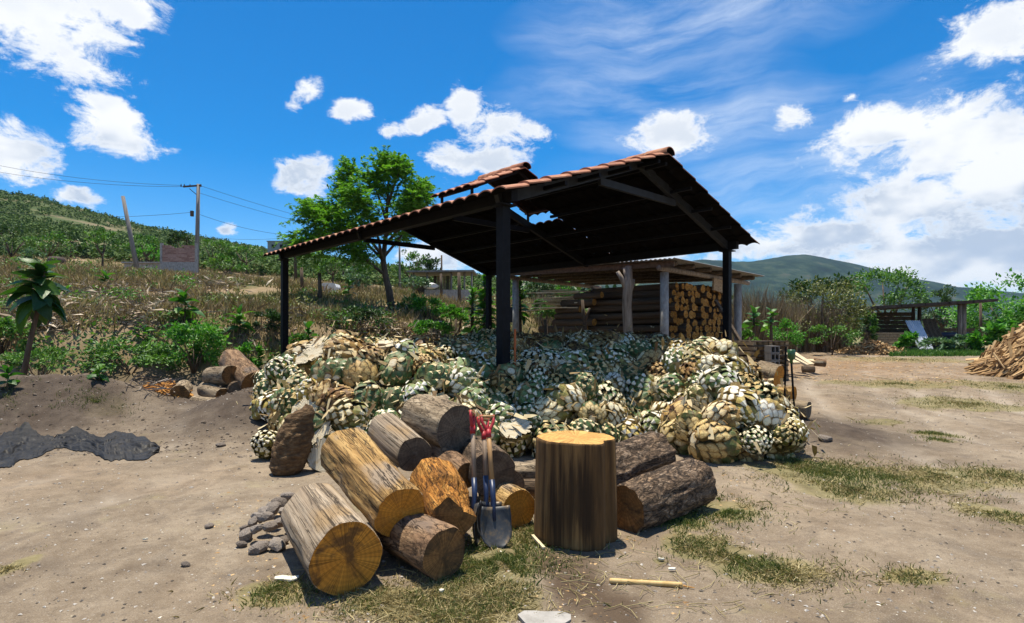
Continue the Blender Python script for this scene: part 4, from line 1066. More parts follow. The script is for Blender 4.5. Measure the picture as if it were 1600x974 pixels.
def build_heap():
    q = np.random.default_rng(5)
    N = 60000
    x = q.uniform(-4.8, 5.3, N); y = q.uniform(6.4, 14.8, N)
    d = poly_dist(x, y)
    h = heap_h(x, y); e = .06
    gx = (heap_h(x + e, y) - heap_h(x - e, y)) / (2 * e); gy = (heap_h(x, y + e) - heap_h(x, y - e)) / (2 * e)
    gx = np.clip(gx, -3, 3); gy = np.clip(gy, -3, 3)
    ar = np.sqrt(1 + gx * gx + gy * gy)
    keep = (d > .10) & (q.random(N) < ar / 4.3)
    x, y, h, gx, gy = x[keep], y[keep], h[keep], gx[keep], gy[keep]
    g0 = terrain(x, y)
    P = np.stack([x, y, g0 * .6 + h], -1)
    Nn = np.stack([-gx, -gy, np.ones_like(gx)], -1); Nn /= np.linalg.norm(Nn, axis=1)[:, None]
    fwd = -(P - np.array([0, 0, HC])); dist = np.linalg.norm(fwd, axis=1); fwd /= dist[:, None]
    vis = (Nn * fwd).sum(1)
    ok = (vis > -.12) | ((P[:, 2] > 1.05) & (vis > -.35))
    P, Nn, vis = P[ok], Nn[ok], vis[ok]
    sel = []
    cell = {}
    mind = .295
    for k in range(len(P)):
        c = tuple((P[k] // mind).astype(int)); bad = False
        for dx in (-1, 0, 1):
            for dy in (-1, 0, 1):
                for dz in (-1, 0, 1):
                    for j in cell.get((c[0] + dx, c[1] + dy, c[2] + dz), ()):
                        if ((P[k] - P[j]) ** 2).sum() < mind * mind: bad = True
        if not bad: sel.append(k); cell.setdefault(c, []).append(k)
    P, Nn = P[sel], Nn[sel]
    # hidden-surface estimate: drop hearts that stand wholly behind nearer ones
    D = P[:, 1]; px = 800 + F * P[:, 0] / D; py = HY - F * (P[:, 2] + .05 - HC) / D
    order = np.argsort(D); cov = np.zeros((974, 1600), np.uint8); score = np.zeros(len(P))
    for k in order:
        r = .19 / D[k] * F
        x0, x1, y0, y1 = int(max(px[k] - r, 0)), int(min(px[k] + r, 1600)), int(max(py[k] - r, 0)), int(min(py[k] + r, 974))
        if x1 <= x0 or y1 <= y0: continue
        w = cov[y0:y1, x0:x1]; score[k] = (w == 0).sum(); w[:] = 1
    rank = np.argsort(-score)
    vis_ids = [k for k in rank if score[k] > 60][:300]
    vs = set(vis_ids)
    info = []
    for k in vis_ids:
        zx = P[k]
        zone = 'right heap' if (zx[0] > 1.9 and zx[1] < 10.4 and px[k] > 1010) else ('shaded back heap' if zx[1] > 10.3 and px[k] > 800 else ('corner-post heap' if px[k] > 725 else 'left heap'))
        hz = zx[2]
        row = 'bottom row' if hz < .30 else ('lower tier' if hz < .62 else ('middle tier' if hz < .92 else ('upper tier' if hz < 1.2 else 'crest')))
        u = q.random()
        if zone == 'right heap': kinds = ('mix', .26, 'mix2', .16, 'tan2', .12, 'tan', .08, 'half_mix', .14, 'half_tan', .10, 'green', .14)
        elif zone == 'shaded back heap': kinds = ('tan', .18, 'tan2', .26, 'half_tan', .20, 'mix', .20, 'half_mix', .12, 'green', .04)  # browner mix: warmth of the shaded area is put into heart colours
        elif zone == 'left heap': kinds = ('green', .15, 'green2', .10, 'half_green', .13, 'mix', .14, 'mix2', .14, 'tan', .07, 'tan2', .06, 'half_mix', .11, 'half_tan', .05, 'flesh', .05)
        else: kinds = ('green', .26, 'green2', .22, 'half_green', .20, 'mix', .08, 'mix2', .10, 'half_mix', .08, 'tan2', .04, 'flesh', .02)
        acc = 0
        for a, b in zip(kinds[::2], kinds[1::2]):
            acc += b
            if u <= acc: break
        info.append([k, zone, row, a])
    phrase = {'green': 'whole green agave heart', 'green2': 'whole green agave heart', 'mix': 'yellowish trimmed agave heart', 'tan': 'dried tan agave heart', 'mix2': 'pale green-edged agave heart', 'tan2': 'browned agave heart', 'half_green': 'halved green agave heart',
              'half_mix': 'halved yellowish agave heart', 'half_tan': 'halved brown agave heart', 'flesh': 'split white-fleshed agave heart'}
    groups = {}
    for it in info: groups.setdefault((it[1], it[2], phrase[it[3]]), []).append(it)
    labels = {}
    for (zone, row, ph), lst in groups.items():
        lst.sort(key=lambda it: px[it[0]])
        for j, it in enumerate(lst):
            pos = 'the only one' if len(lst) == 1 else nth(j) + ' from left'
            labels[it[0]] = f'{ph}, {pos} in the {row} of the {zone}'
    def orient(key, n):
        n = Vector(n); half = HEART[key][4]
        tocam = Vector((0, -1, 0))
        if key == 'flesh':
            out = (n + Vector((q.normal() * .3, -.35, .35 + q.normal() * .2))).normalized()
            xax = -out
        elif half:
            out = (n + Vector((q.normal() * .25, q.normal() * .25, .5))).normalized(); xax = out
        else: xax = None
        if xax is not None:
            zz = Vector((q.normal(), q.normal() + .45, q.normal() * .4)); zz = (zz - xax * zz.dot(xax)).normalized()
            yy = zz.cross(xax)
            return Matrix((xax, yy, zz)).transposed()
        zz = Vector((q.normal(), q.normal() * .9, q.normal() * .8)).normalized()
        return (zz.to_track_quat('Z', 'Y').to_matrix() @ Matrix.Rotation(q.uniform(0, 6.28), 3, 'Z'))
    big = sorted(info, key=lambda it: -score[it[0]])[:70]
    bigset = set(it[0] for it in big)
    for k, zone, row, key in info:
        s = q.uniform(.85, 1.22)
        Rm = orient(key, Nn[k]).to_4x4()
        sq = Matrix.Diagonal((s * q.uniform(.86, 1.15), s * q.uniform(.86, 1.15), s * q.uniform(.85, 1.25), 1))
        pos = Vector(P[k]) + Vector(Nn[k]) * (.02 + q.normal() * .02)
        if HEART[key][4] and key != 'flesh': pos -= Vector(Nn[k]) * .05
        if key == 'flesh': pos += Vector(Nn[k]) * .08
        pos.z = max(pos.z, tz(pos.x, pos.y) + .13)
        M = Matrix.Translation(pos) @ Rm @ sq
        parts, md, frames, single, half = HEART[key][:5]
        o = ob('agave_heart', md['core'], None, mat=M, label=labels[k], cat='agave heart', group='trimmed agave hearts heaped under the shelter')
        if k in bigset:
            for fm, st in frames: ob('leaf_base', single[st], o, mat=fm)
        else: ob('leaf_bases', md['leaf_bases'], o, kind='stuff')
        ob('root_cut', md['root_cut'], o)
        if half: ob('cut_flesh', md['cut_flesh'], o)
        tone = float(np.clip(q.normal(.5, .28), 0, 1))
        o.color = (tone, tone, tone, 1)
        for ch in o.children: ch.color = o.color
    # the rest of the heap, behind and beneath, as one mass
    rest = [(P[k], Nn[k]) for k in range(len(P)) if k not in vs]
    for k in vis_ids:
        if q.random() < .8: rest.append((P[k] - Nn[k] * .26 + q.normal(size=3) * .05, Nn[k]))
    Vs, Fs, Is, Al, Ed = [], [], [], [], []; c = 0
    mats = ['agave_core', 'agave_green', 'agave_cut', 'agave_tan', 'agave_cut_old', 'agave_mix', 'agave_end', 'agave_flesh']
    for p, n in rest:
        if p[2] < .0: continue
        key = ('mix', 'tan', 'mix2', 'green', 'half_tan', 'half_mix')[q.integers(6)]
        if p[1] > 9.6: key = ('tan', 'tan2', 'half_tan')[q.integers(3)]  # tan only at the back, brown colour standing in for warm bounced light
        Rm = np.array(orient(key, n)) * q.uniform(.9, 1.1)
        for nm, v, f, i, ms in HEART[key][0]:
            if nm == 'root_cut' : continue
            Vs.append(v @ Rm.T + p)
            Fs += [tuple(int(a) + c for a in ff) for ff in f]; Is += [mats.index(ms[a]) for a in i]; c += len(v)
            Al.append(HEART[key][5] if nm == 'leaf_bases' else np.ones(len(v))); Ed.append(HEART[key][6] if nm == 'leaf_bases' else np.zeros(len(v)))
    hm = mesh('agave_heap_interior', np.vstack(Vs), Fs, [MAT[m] for m in mats], Is)
    for nm, dat in (('along', Al), ('edge', Ed)): a_ = hm.attributes.new(nm, 'FLOAT', 'POINT'); a_.data.foreach_set('value', np.concatenate(dat).astype(np.float32))
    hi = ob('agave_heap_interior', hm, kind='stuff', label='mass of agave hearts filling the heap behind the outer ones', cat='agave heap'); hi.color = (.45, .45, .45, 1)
    # torn leaf scraps and fibres caught between the hearts
    K = np.array([it[0] for it in info]); k = q.choice(K, 2600); n = len(k)
    o_ = q.normal(size=(n, 3)) * .13; B = P[k] + Nn[k] * q.uniform(.10, .21, n)[:, None] + o_
    dd = q.normal(size=(n, 3)); dd[:, 2] -= .3; Lf = q.uniform(.05, .20, n)
    dd /= np.linalg.norm(dd, axis=1)[:, None]; sd_ = np.cross(dd, Nn[k] + q.normal(size=(n, 3)) * .4); sd_ /= np.linalg.norm(sd_, axis=1)[:, None]
    W_ = (Lf * q.uniform(.12, .40, n))[:, None]; L_ = Lf[:, None]
    V = np.stack([B - sd_ * W_ * .5, B + sd_ * W_ * .5, B + dd * L_ * .6 + sd_ * W_ * .45, B + dd * L_, B + dd * L_ * .6 - sd_ * W_ * .35], 1).reshape(-1, 3)
    ob('leaf_scraps', mesh('leaf_scraps', V, np.arange(n * 5).reshape(-1, 5), (MAT['leaf_scrap'],)), kind='stuff', label='torn dry leaf scraps caught between the agave hearts', cat='leaf scraps')
    print('hearts', len(info), 'rest', len(rest), 'total', len(P))
build_heap()
# one big cut agave leaf butt lying over the left heap, and the split white heart at its foot
def special_heart(key, px, py, D, xdir, zdir, s, label, fl=1.0):
    x = Vector(xdir).normalized(); z = Vector(zdir); z = (z - x * z.dot(x)).normalized(); y = z.cross(x)
    M = Matrix.Translation(at(px, py, D)) @ Matrix((x, y, z)).transposed().to_4x4() @ Matrix.Diagonal((s, s * fl, s, 1))
    parts, md, frames, single, half = HEART[key][:5]
    o = ob('agave_heart', md['core'], None, mat=M, label=label, cat='agave heart', group='trimmed agave hearts heaped under the shelter')
    for fm, st in frames: ob('leaf_base', single[st], o, mat=fm)
    ob('root_cut', md['root_cut'], o)
    if half: ob('cut_flesh', md['cut_flesh'], o)
    for ch in [o] + list(o.children): ch.color = (.6, .6, .6, 1)
special_heart('flesh', 505, 712, 6.35, (.1, .95, -.35), (.25, -.2, .9), .95, 'split white agave heart on the ground beside the brown sack')
special_heart('flesh', 487, 553, 8.2, (.25, .75, -.75), (.85, .1, .42), 1.35, 'large split agave heart with white flesh on the crest by the left post', .55)
special_heart('flesh', 668, 578, 7.9, (-.1, .9, -.3), (.8, 0, .5), 1.1, 'split agave heart with fanned white flesh above the fat pale log')
special_heart('mix', 52 + 365, 695, 7.0, (1, 0, 0), (.3, -.8, .4), .8, 'small yellow agave heart lowest on the outer corner of the left heap')
special_heart('flesh', 1118, 545, 8.9, (0, .3, -.95), (.9, .1, .1), 1.0, 'bright white cut agave heart on the crest of the right heap')
# ------------------------------------------------------------------ log store behind the shelter
LX, LY = 4.5, 16.5
la = Vector((-.66, .75)).normalized(); lb = Vector((.735, .677)).normalized()
def lpt(a, b, z): v = Vector((LX, LY)) + la * a + lb * b; return Vector((v.x, v.y, z))
def build_log_store():
    rt = empty('log_store', 'log store with a sheet metal lean-to roof on concrete posts', 'shed', (0, 0, 0))
    C = MAT['concrete']
    for (a, b) in ((0, .0), (6.6, 0), (0, 4.7), (6.6, 4.7)):
        p = lpt(a, b, 0); g = tz(p.x, p.y)
        zt = 3.32 + .035 * a - .02 * b
        MB().tube([(p.x, p.y, g - .2), (p.x, p.y, zt)], .125, 16).ob('concrete_post', [C], rt, True)
    # rough beams along the ends and rafters over them
    zb = lambda a, b: 3.40 + .035 * a - .02 * b
    MB().tube([lpt(-.1, -.45, zb(0, -.4)), lpt(-.1, 2.4, zb(0, 2.4)), lpt(-.1, 5.3, zb(0, 5.3))], [.085, .08, .075], 10).ob('end_beam', [MAT['trunk_pale']], rt, True)
    MB().tube([lpt(6.7, -.45, zb(6.6, -.4)), lpt(6.7, 5.3, zb(6.6, 5.3))], .08, 10).ob('end_beam', [MAT['trunk_pale']], rt, True)
    for b in (-.25, .75, 1.75, 2.75, 3.75, 4.75):
        MB().tube([lpt(-.55, b, zb(-.5, b) + .13), lpt(3, b, zb(3, b) + .13), lpt(7.1, b, zb(7.1, b) + .13)], [.075, .07, .065], 8).ob('rafter', [MAT['timber_dark']], rt, True)
    MB().bar(lpt(-.6, -.42, zb(-.6, -.4) + .10), lpt(7.2, -.42, zb(7.2, -.4) + .10), .05, .16).ob('side_board', [MAT['timber_dark']], rt)
    nw = 6; wid = 1.32
    for k in range(nw):   # corrugated sheets, each its own
        a0 = -.75 + k * wid
        V = []; na = 34; n2 = 2
        for th_ in (0, -.008):
            for b in (-.62, 5.2):
                for i in range(na):
                    a = a0 + i / (na - 1) * (wid + .05)
                    p = lpt(a, b, zb(a, b) + .225 + .02 * math.sin(i / (na - 1) * wid / .15 * 2 * math.pi) + .003 * k % .006)
                    V.append((p.x, p.y, p.z + th_))
        Fc = []
        for i in range(na - 1):
            Fc += [(i, i + 1, na + i + 1, na + i), (2 * na + i + 1, 2 * na + i, 3 * na + i, 3 * na + i + 1), (i, 2 * na + i, 2 * na + i + 1, i + 1), (na + i, na + i + 1, 3 * na + i + 1, 3 * na + i)]
        ob('roof_sheet', mesh('roof_sheet', V, Fc, (MAT['zinc_dull'],)), rt)
    return rt
build_log_store()
# forked tree trunk used as a prop, and a thin one
p = at(981, 520, 16.9); zt0 = tz(p.x, p.y)
m = MB(); m.tube([(p.x + .05, p.y, zt0 - .1), (p.x + .02, p.y, 1.4), (p.x - .03, p.y, 2.3), (p.x, p.y, 2.95), (p.x + .03, p.y, 3.55)], [.17, .15, .14, .15, .10], 12)
m.tube([(p.x - .02, p.y, 2.75), (p.x - .16, p.y - .02, 3.12), (p.x - .32, p.y - .02, 3.38)], [.10, .08, .06], 10)
m.tube([(p.x + .03, p.y, 2.7), (p.x + .15, p.y, 3.0), (p.x + .17, p.y, 3.15)], [.08, .06, .05], 8)
m.tube([(p.x - .02, p.y, 3.05), (p.x - .10, p.y, 3.5)], [.08, .06], 8)
m.ob('forked_prop', [MAT['trunk_pale']], smooth=True, label='thick pale forked trunk propping the log store roof', cat='prop')
p = at(913, 520, 17.4); zt0 = tz(p.x, p.y)
m = MB(); m.tube([(p.x + .1, p.y, zt0 - .1), (p.x + .06, p.y, 1.5), (p.x - .02, p.y, 2.0), (p.x - .06, p.y, 2.55)], [.07, .06, .055, .045], 8)
m.tube([(p.x + .02, p.y, 1.9), (p.x + .12, p.y, 2.15), (p.x + .17, p.y, 2.3)], [.05, .045, .035], 8)
m.ob('forked_prop', [MAT['trunk_dark']], smooth=True, label='thin forked stick upright before the stacked logs', cat='prop')
m = MB(); p = at(855, 520, 17.6); m.tube([(p.x, p.y, .2), (p.x - .05, p.y, 1.95)], [.06, .05], 8); m.ob('stake', [MAT['trunk_dark']], smooth=True, label='short wooden stake at the far end of the stacked logs', cat='stake')

def build_stack():
    q = np.random.default_rng(11)
    LM = [log_meshes(1.0, 1.0, 1.0, 200 + s, .05, .10, 14, 5, MAT['bark_dark'], MAT['end_pale']) for s in range(5)]
    for ms in LM: pass
    rowh = .215; cnt = 0
    rowname = ['lowest', 'second', 'third', 'fourth', 'fifth', 'sixth', 'seventh', 'eighth', 'ninth', 'tenth', 'topmost']
    r_i = 0; z = 1.20
    while z < 3.12:
        bmax = 3.75 - max(0, z - 2.85) * 1.5; b = .30 + (.11 if r_i % 2 else 0) + max(0, z - 2.4) * .5; c = 0
        while b < bmax:
            r = q.uniform(.085, .135)
            a0 = -.05 + q.normal() * .07; Lg = q.uniform(3.6, 4.6) - max(0, (z - 1.5)) * .55
            if b > .9: Lg = 1.6
            p0 = lpt(a0, b + r * .2, z + q.normal() * .02 + r * .2); p1 = lpt(a0 + Lg, b + r * .2, z + r * .2 + q.normal() * .03)
            ms = LM[q.integers(5)]
            M = align(p0, p1, q.uniform(0, 6)) @ Matrix.Diagonal((r, r, Lg, 1))
            o = ob('log', ms[0], None, mat=M, label=f'{nth(c)} log from the concrete post in the {rowname[min(r_i, 10)]} visible row of the stack', cat='log', group='logs stacked in the log store')
            ob('cut_face', ms[1][0], o)
            b += r * 2.02 + .005; c += 1; cnt += 1
        z += rowh; r_i += 1
    # second length behind on the long side
    for k in range(8):
        z = 1.2 + k * .225; r = q.uniform(.10, .13)
        a0 = q.uniform(3.2, 4.2) - k * .15; Lg = q.uniform(2.2, 2.9) - k * .22
        if Lg < .5: continue
        ms = LM[q.integers(5)]
        o = ob('log', ms[0], None, mat=align(lpt(a0, .12, z), lpt(a0 + Lg, .12, z), 1) @ Matrix.Diagonal((r, r, Lg, 1)), label=f'long log on the outer side of the stack, {nth(k)} from the bottom', cat='log', group='long logs on the side of the stack')
        ob('cut_face', ms[1][1], o); ob('cut_face', ms[1][0], o)
    # loose slabs on the stepped end
    for k in range(20):
        a = q.uniform(4.0, 5.0); b = q.uniform(-.15, .7); z = 2.38 + k * .034; Lg = q.uniform(1.0, 2.0); an = q.normal() * .25
        p0 = lpt(a - Lg / 2, b, z); p1 = lpt(a + Lg / 2, b + an * Lg, z + q.normal() * .06)
        ob('split_board', MB().bar(p0, p1, q.uniform(.08, .16), .03).mesh('split_board', [MAT['timber_pale']]), label=f'loose split board on the stepped end of the log stack, {nth(k)} from below', cat='board', group='loose boards on the log stack')
build_stack()
MB().box((-.45, -.03, -.2), (.45, .03, .2), 0, Matrix.Translation(lpt(-.25, 2.9, 3.05)) @ Matrix.Rotation(math.atan2(lb.y, lb.x), 4, 'Z') @ Matrix.Rotation(.12, 4, 'Y')).ob('board', [MAT['timber']], label='ochre board hung under the eave above the stacked log ends', cat='board')
MB().bar(at(1118, 470, 17.6), at(1172, 560, 16.2), .09, .09).ob('pole', [MAT['timber_dark']], label='dark pole leaning against the right end of the log store', cat='pole')

# ------------------------------------------------------------------ pallets, planks, rods
def pallet(o, w=1.15, d=1.0):
    for y in (-.47, -.235, 0, .235, .47): MB().box((-w / 2, y - .05, .115), (w / 2, y + .05, .135)).ob('deck_board', [MAT['timber_dark']], o)
    for y in (-.47, .0, .47): MB().box((-w / 2, y - .05, 0), (w / 2, y + .05, .02)).ob('bottom_board', [MAT['timber_dark']], o)
    for x in (-w / 2 + .05, 0, w / 2 - .05): MB().box((x - .05, -.5, .021), (x + .05, .5, .114)).ob('stringer', [MAT['timber']], o)
g = at(1190, 570, 16.0); zg = tz(g.x, g.y)
for k in range(8):
    o = empty('pallet', f'weathered wooden pallet, {nth(k)} from the ground in the stack by the log store', 'pallet', (g.x - .1 + random.uniform(-.04, .04), g.y, zg + k * .137), .25 + random.uniform(-.04, .04), 'stacked pallets by the log store')
    pallet(o)
g = at(1206, 575, 15.2); zg = tz(g.x, g.y)
for k in range(5):
    m = MB()
    z0 = .0; w, h, d_ = .12, .19, .2
    m.box((-w, -d_, 0), (w, d_, .025)); m.box((-w, -d_, h - .025), (w, d_, h))
    for x in (-w, -.0125, w - .025): m.box((x, -d_, .0255), (x + .025, d_, h - .0255))
    m.ob('hollow_block', [MAT['pole_grey']], loc=(g.x, g.y, zg + k * .2), label=f'grey hollow block, {nth(k)} from the ground in the column beside the pallets', cat='block', group='hollow blocks stacked beside the pallets')
for k, (a, b, D, w) in enumerate((((1212, 545), (1262, 571), 17.5, .3), ((1218, 556), (1245, 568), 16.9, .26), ((1240, 552), (1268, 570), 17.9, .22), ((1262, 563), (1280, 566), 18.0, .3))):
    p0, p1 = at(a[0], a[1], D), at(b[0], b[1], D - .6); p1.z = max(p1.z, tz(p1.x, p1.y) + .05)
    MB().bar(p0, p1, w, .06).ob('plank', [MAT['timber_pale']], label=['long pale split plank leaning on the pallets', 'short pale split plank under the long plank', 'pale split plank behind the green bottle', 'pale split plank farthest from the pallets'][k], cat='plank', group='pale split planks by the pallets')
for (x0, y0, x1, y1, D, lb_) in ((1228, 542, 1226, 622, 9.3, 'black metal rod beside the right heap, the one without a bottle'), (1236, 558, 1241, 640, 9.0, 'black metal rod beside the right heap, carrying a green bottle')):
    MB().tube([at(x1, y1, D), at(x0, y0, D)], .017, 8).ob('metal_rod', [MAT['black_steel']], label=lb_, cat='rod', group='metal rods beside the right heap')
pb = at(1236.5, 566, 9.0)
m = MB(); m.tube([pb + Vector((0, 0, -.02)), pb + Vector((0, 0, .03)), pb + Vector((0, 0, .06)), pb + Vector((0, 0, .19)), pb + Vector((0, 0, .20))], [.022, .024, .058, .06, .05], 14)
m.ob('bottle', [MAT['bottle_green']], smooth=True, label='upturned green plastic bottle capping a metal rod', cat='bottle')

# ------------------------------------------------------------------ far right lean-to
def build_lean_to():
    rt = empty('lean_to', 'low dark lean-to with a thin slanting roof at the far side of the yard', 'shed', (0, 0, 0))
    D = 30.0
    gz = lambda x, y: tz(x, y)
    X = lambda px, d=D: (px - 800) / F * d
    zl, zr = 2.66, 3.12
    x0, x1 = X(1321), X(1540)
    for k in range(6):
        xa, xb = x0 + (x1 - x0) * k / 6, x0 + (x1 - x0) * (k + 1) / 6 + .06
        za, zb_ = zl + (zr - zl) * k / 6, zl + (zr - zl) * (k + 1) / 6
        MB().add([(xa, D - .7, za), (xb, D - .7, zb_), (xb, D + 3.6, zb_ - .1), (xa, D + 3.6, za - .1), (xa, D - .7, za + .15), (xb, D - .7, zb_ + .15), (xb, D + 3.6, zb_ + .05), (xa, D + 3.6, za + .05)],
                 [(0, 3, 2, 1), (4, 5, 6, 7), (0, 1, 5, 4), (1, 2, 6, 5), (2, 3, 7, 6), (3, 0, 4, 7)]).ob('roof_panel', [MAT['rust_sheet']], rt)
    for (px, d, r) in ((1362, D, .12), (1427, D + 1.5, .10), (1437, D + 2.4, .11), (1500, D, .13), (1507, D - .1, .11), (1362, D + 3, .1), (1502, D + 3, .1), (1532, D + 3, .08)):
        x = X(px, d); zt = zl + (zr - zl) * (x - x0) / (x1 - x0) - .02 * max(0, d - D)
        MB().tube([(x + random.uniform(-.08, .08), d, gz(x, d) - .2), (x, d, zt + .02)], [r, r * .85], 10).ob('post', [MAT['trunk_pale' if d <= D else 'trunk_dark']], rt, True)
    for k in range(7):   # planked back wall
        z = 1.0 + k * .24
        MB().box((X(1364, D + 2), D + 2.6, z), (X(1437, D + 2), D + 2.66, z + .22)).ob('wall_plank', [MAT['timber_dark']], rt)
    for k in range(5):
        z = .75 + k * .2
        MB().box((X(1452, D + 2), D + 2.5, z), (X(1536, D + 2), D + 2.55, z + .18)).ob('wall_plank', [MAT['timber_dark']], rt)
    return rt
build_lean_to()
def corr_sheet(px0, px1, topy, boty, D, lean, name, label, matn, nper=7, bow=0.0):
    a, b = at(px0, topy, D + lean), at(px1, topy, D + lean); c, d_ = at(px1 + (22 if bow == 0 else 20), boty, D), at(px0 + (22 if bow == 0 else 20), boty, D)
    V = []; n = nper * 6 + 1
    nrm = (b - a).cross(d_ - a).normalized()
    for th_ in (0, .01):
        for v in np.linspace(0, 1, 5):
            for i in range(n):
                u = i / (n - 1)
                p = (a * (1 - u) + b * u) * (1 - v) + (d_ * (1 - u) + c * u) * v
                p = p + nrm * (.03 * math.sin(u * nper * 2 * math.pi) + th_ + bow * math.sin(v * math.pi))
                V.append(p)
    Fc = []; N = 5 * n
    for v in range(4):
        for i in range(n - 1):
            q = (v * n + i, v * n + i + 1, (v + 1) * n + i + 1, (v + 1) * n + i); Fc += [q, tuple(N + k for k in q[::-1])]
    ob(name, mesh(name, V, Fc, (MAT[matn],), smooth=True), label=label, cat='sheet')
corr_sheet(1414, 1437, 501, 546, 28.6, 1.0, 'metal_sheet', 'shiny grey corrugated metal sheet leaning under the lean-to roof', 'zinc')
corr_sheet(1440, 1462, 498, 537, 29.4, 1.2, 'metal_sheet', 'dark bowed sheet leaning behind the shiny corrugated one', 'timber_dark', 3, .12)
for k in range(7):
    z = tz(19.5, 29) + k * .13; p = at(1384, 520, 29.2)
    MB().box((-1.15 + random.uniform(-.1, .1), -.12, 0), (1.15 + random.uniform(-.1, .1), .3, .11)).ob('plank', [MAT['timber']], loc=(p.x, p.y, z), label=f'brown board in the stack under the lean-to, {nth(k)} from the ground', cat='plank', group='boards stacked under the lean-to')
m = MB(); p = at(1484, 530, 30.6); zb_ = tz(p.x, p.y)
for k in range(3): MB().tube([(p.x - 1.0, p.y, zb_ + .16 + k * .27), (p.x + 1.0, p.y, zb_ + .16 + k * .27)], .135, 12).ob('blue_roll', [MAT['blue_paint']], label=f'dark blue roll lying under the lean-to, {nth(k)} from the ground', cat='roll', group='blue rolls under the lean-to')

# ------------------------------------------------------------------ hillside poles, walls and wires
def pole(px, py, ptop_x, ptop_y, D, r, label, matn='pole_grey', name='utility_pole'):
    b = at(px, py, D); t_ = at(ptop_x, ptop_y, D); b.z = tz(b.x, b.y) - .3
    o = ob(name, MB().tube([b, (b + t_) / 2, t_], [r, r * .85, r * .7], 10).mesh(name, [MAT[matn]], True), label=label, cat='pole')
    return o, t_
up, tp = pole(307, 432, 310, 288, 45, .19, 'tall utility pole with a crossarm beside the brick wall')
MB().bar(at(286, 292, 44.6), at(314, 290, 45), .10, .12).ob('crossarm', [MAT['trunk_dark']], up)
MB().bar(at(296, 295, 44.8), at(309, 306, 45), .05, .05).ob('brace', [MAT['trunk_dark']], up)
for px in (283, 288, 297, 314): MB().tube([at(px, 292, 44.8), at(px, 288, 44.8)], [.06, .03], 8).ob('insulator', [MAT['trunk_dark']], up)
MB().box((-.10, -.1, -.22), (.10, .1, .22), 0, Matrix.Translation(at(300, 334, 45))).ob('fuse_box', [MAT['trunk_dark']], up)
pole(217, 437, 192, 307, 40, .17, 'bare grey pole leaning on the hillside', name='leaning_pole')
pole(462, 432, 461, 363, 55, .16, 'dark pole standing beyond the left eave of the tiled shelter', 'trunk_dark')
pole(625, 438, 624, 372, 60, .13, 'thin pole beyond the feathery tree')
pole(690, 430, 690, 399, 58, .12, 'thin dark pole above the far roofed stall', 'trunk_dark')
def wire(a, b, sag, label, r=.014):
    a, b = Vector(a), Vector(b)
    pts = [a.lerp(b, t) - Vector((0, 0, sag * 4 * t * (1 - t))) for t in np.linspace(0, 1, 15)]
    MB().tube(pts, r, 5).ob('power_line', [MAT['wire']], smooth=True, label=label, cat='wire', group='overhead lines')
wire(at(284, 290, 45), at(-60, 246, 52), .5, 'upper overhead line running left from the crossarm')
wire(at(287, 292, 45), at(-60, 258, 52), .5, 'lower overhead line running left from the crossarm')
wire(at(312, 290, 45), at(640, 372, 75), .6, 'upper overhead line running right from the crossarm')
wire(at(309, 301, 45), at(640, 378, 75), .6, 'lower overhead line running right from the crossarm')
wire(at(300, 332, 45), at(-60, 322, 55), .7, 'overhead line running left from the fuse box')
wire(at(308, 334, 45), at(461, 368, 55), .35, 'overhead line sagging right to the dark pole')
wire(at(330, 371, 70), at(461, 371, 56), .25, 'low overhead line left of the dark pole')
# unfinished wall on the slope
def build_wall():
    g = at(280, 432, 43); gx, gy = g.x, g.y; zg = tz(gx, gy)
    rt = empty('block_wall', 'unfinished wall of red bricks over grey blocks on the hillside', 'wall', (gx, gy, zg), .05)
    w = 1.22
    MB().box((-w, -.1, -.4), (w, .1, .95)).ob('base_wall', [MAT['concrete']], rt)
    nr = 13; bh = (2.25 - .955) / nr
    bmesh_ = {}
    for r in range(nr):
        n = 6; bl = 2 * w / n
        off = 0 if r % 2 else bl / 2
        for k in range(n + (0 if r % 2 else 1)):
            xa = max(-w + k * bl - off, -w) + .008; xb = min(-w + (k + 1) * bl - off, w) - .008
            if xb - xa < .05: continue
            if r > nr - 3 and 1 < k < 4: continue
            z = .955 + r * bh
            key = round(xb - xa, 3)
            if key not in bmesh_: bmesh_[key] = MB().box((-key / 2, -.085, 0), (key / 2, .085, bh - .014)).mesh('brick', [MAT['brick_red']])
            ob('brick', bmesh_[key], rt, ((xa + xb) / 2, 0, z))
    MB().box((-w, -.06, .953), (w, .06, .955 + bh * (nr - 2.1))).ob('mortar', [MAT['concrete']], rt)
    for x in (-w - .08, w + .08): MB().box((x - .08, -.11, -.4), (x + .08, .11, 2.4)).ob('column', [MAT['concrete']], rt)
build_wall()
g = at(225, 420, 44); MB().box((-1.5, -.1, -.3), (1.5, .1, .75), 0, Matrix.Translation((g.x, g.y, tz(g.x, g.y)))).box((-1.6, -.3, .752), (1.6, .3, .85), 0, Matrix.Translation((g.x, g.y, tz(g.x, g.y)))).ob('low_wall', [MAT['concrete']], label='low dark grey wall with a capping left of the brick wall', cat='wall')
g = at(88, 392, 52); m = MB(); zg = tz(g.x, g.y)
m.tube([(g.x, g.y, zg - .2), (g.x, g.y, zg + .7), (g.x, g.y, zg + .95), (g.x, g.y, zg + 1.0)], [.75, .72, .55, .1], 14); m.ob('water_tank', [MAT['rust_sheet']], smooth=True, label='squat brown tank among shrubs high on the slope', cat='tank')
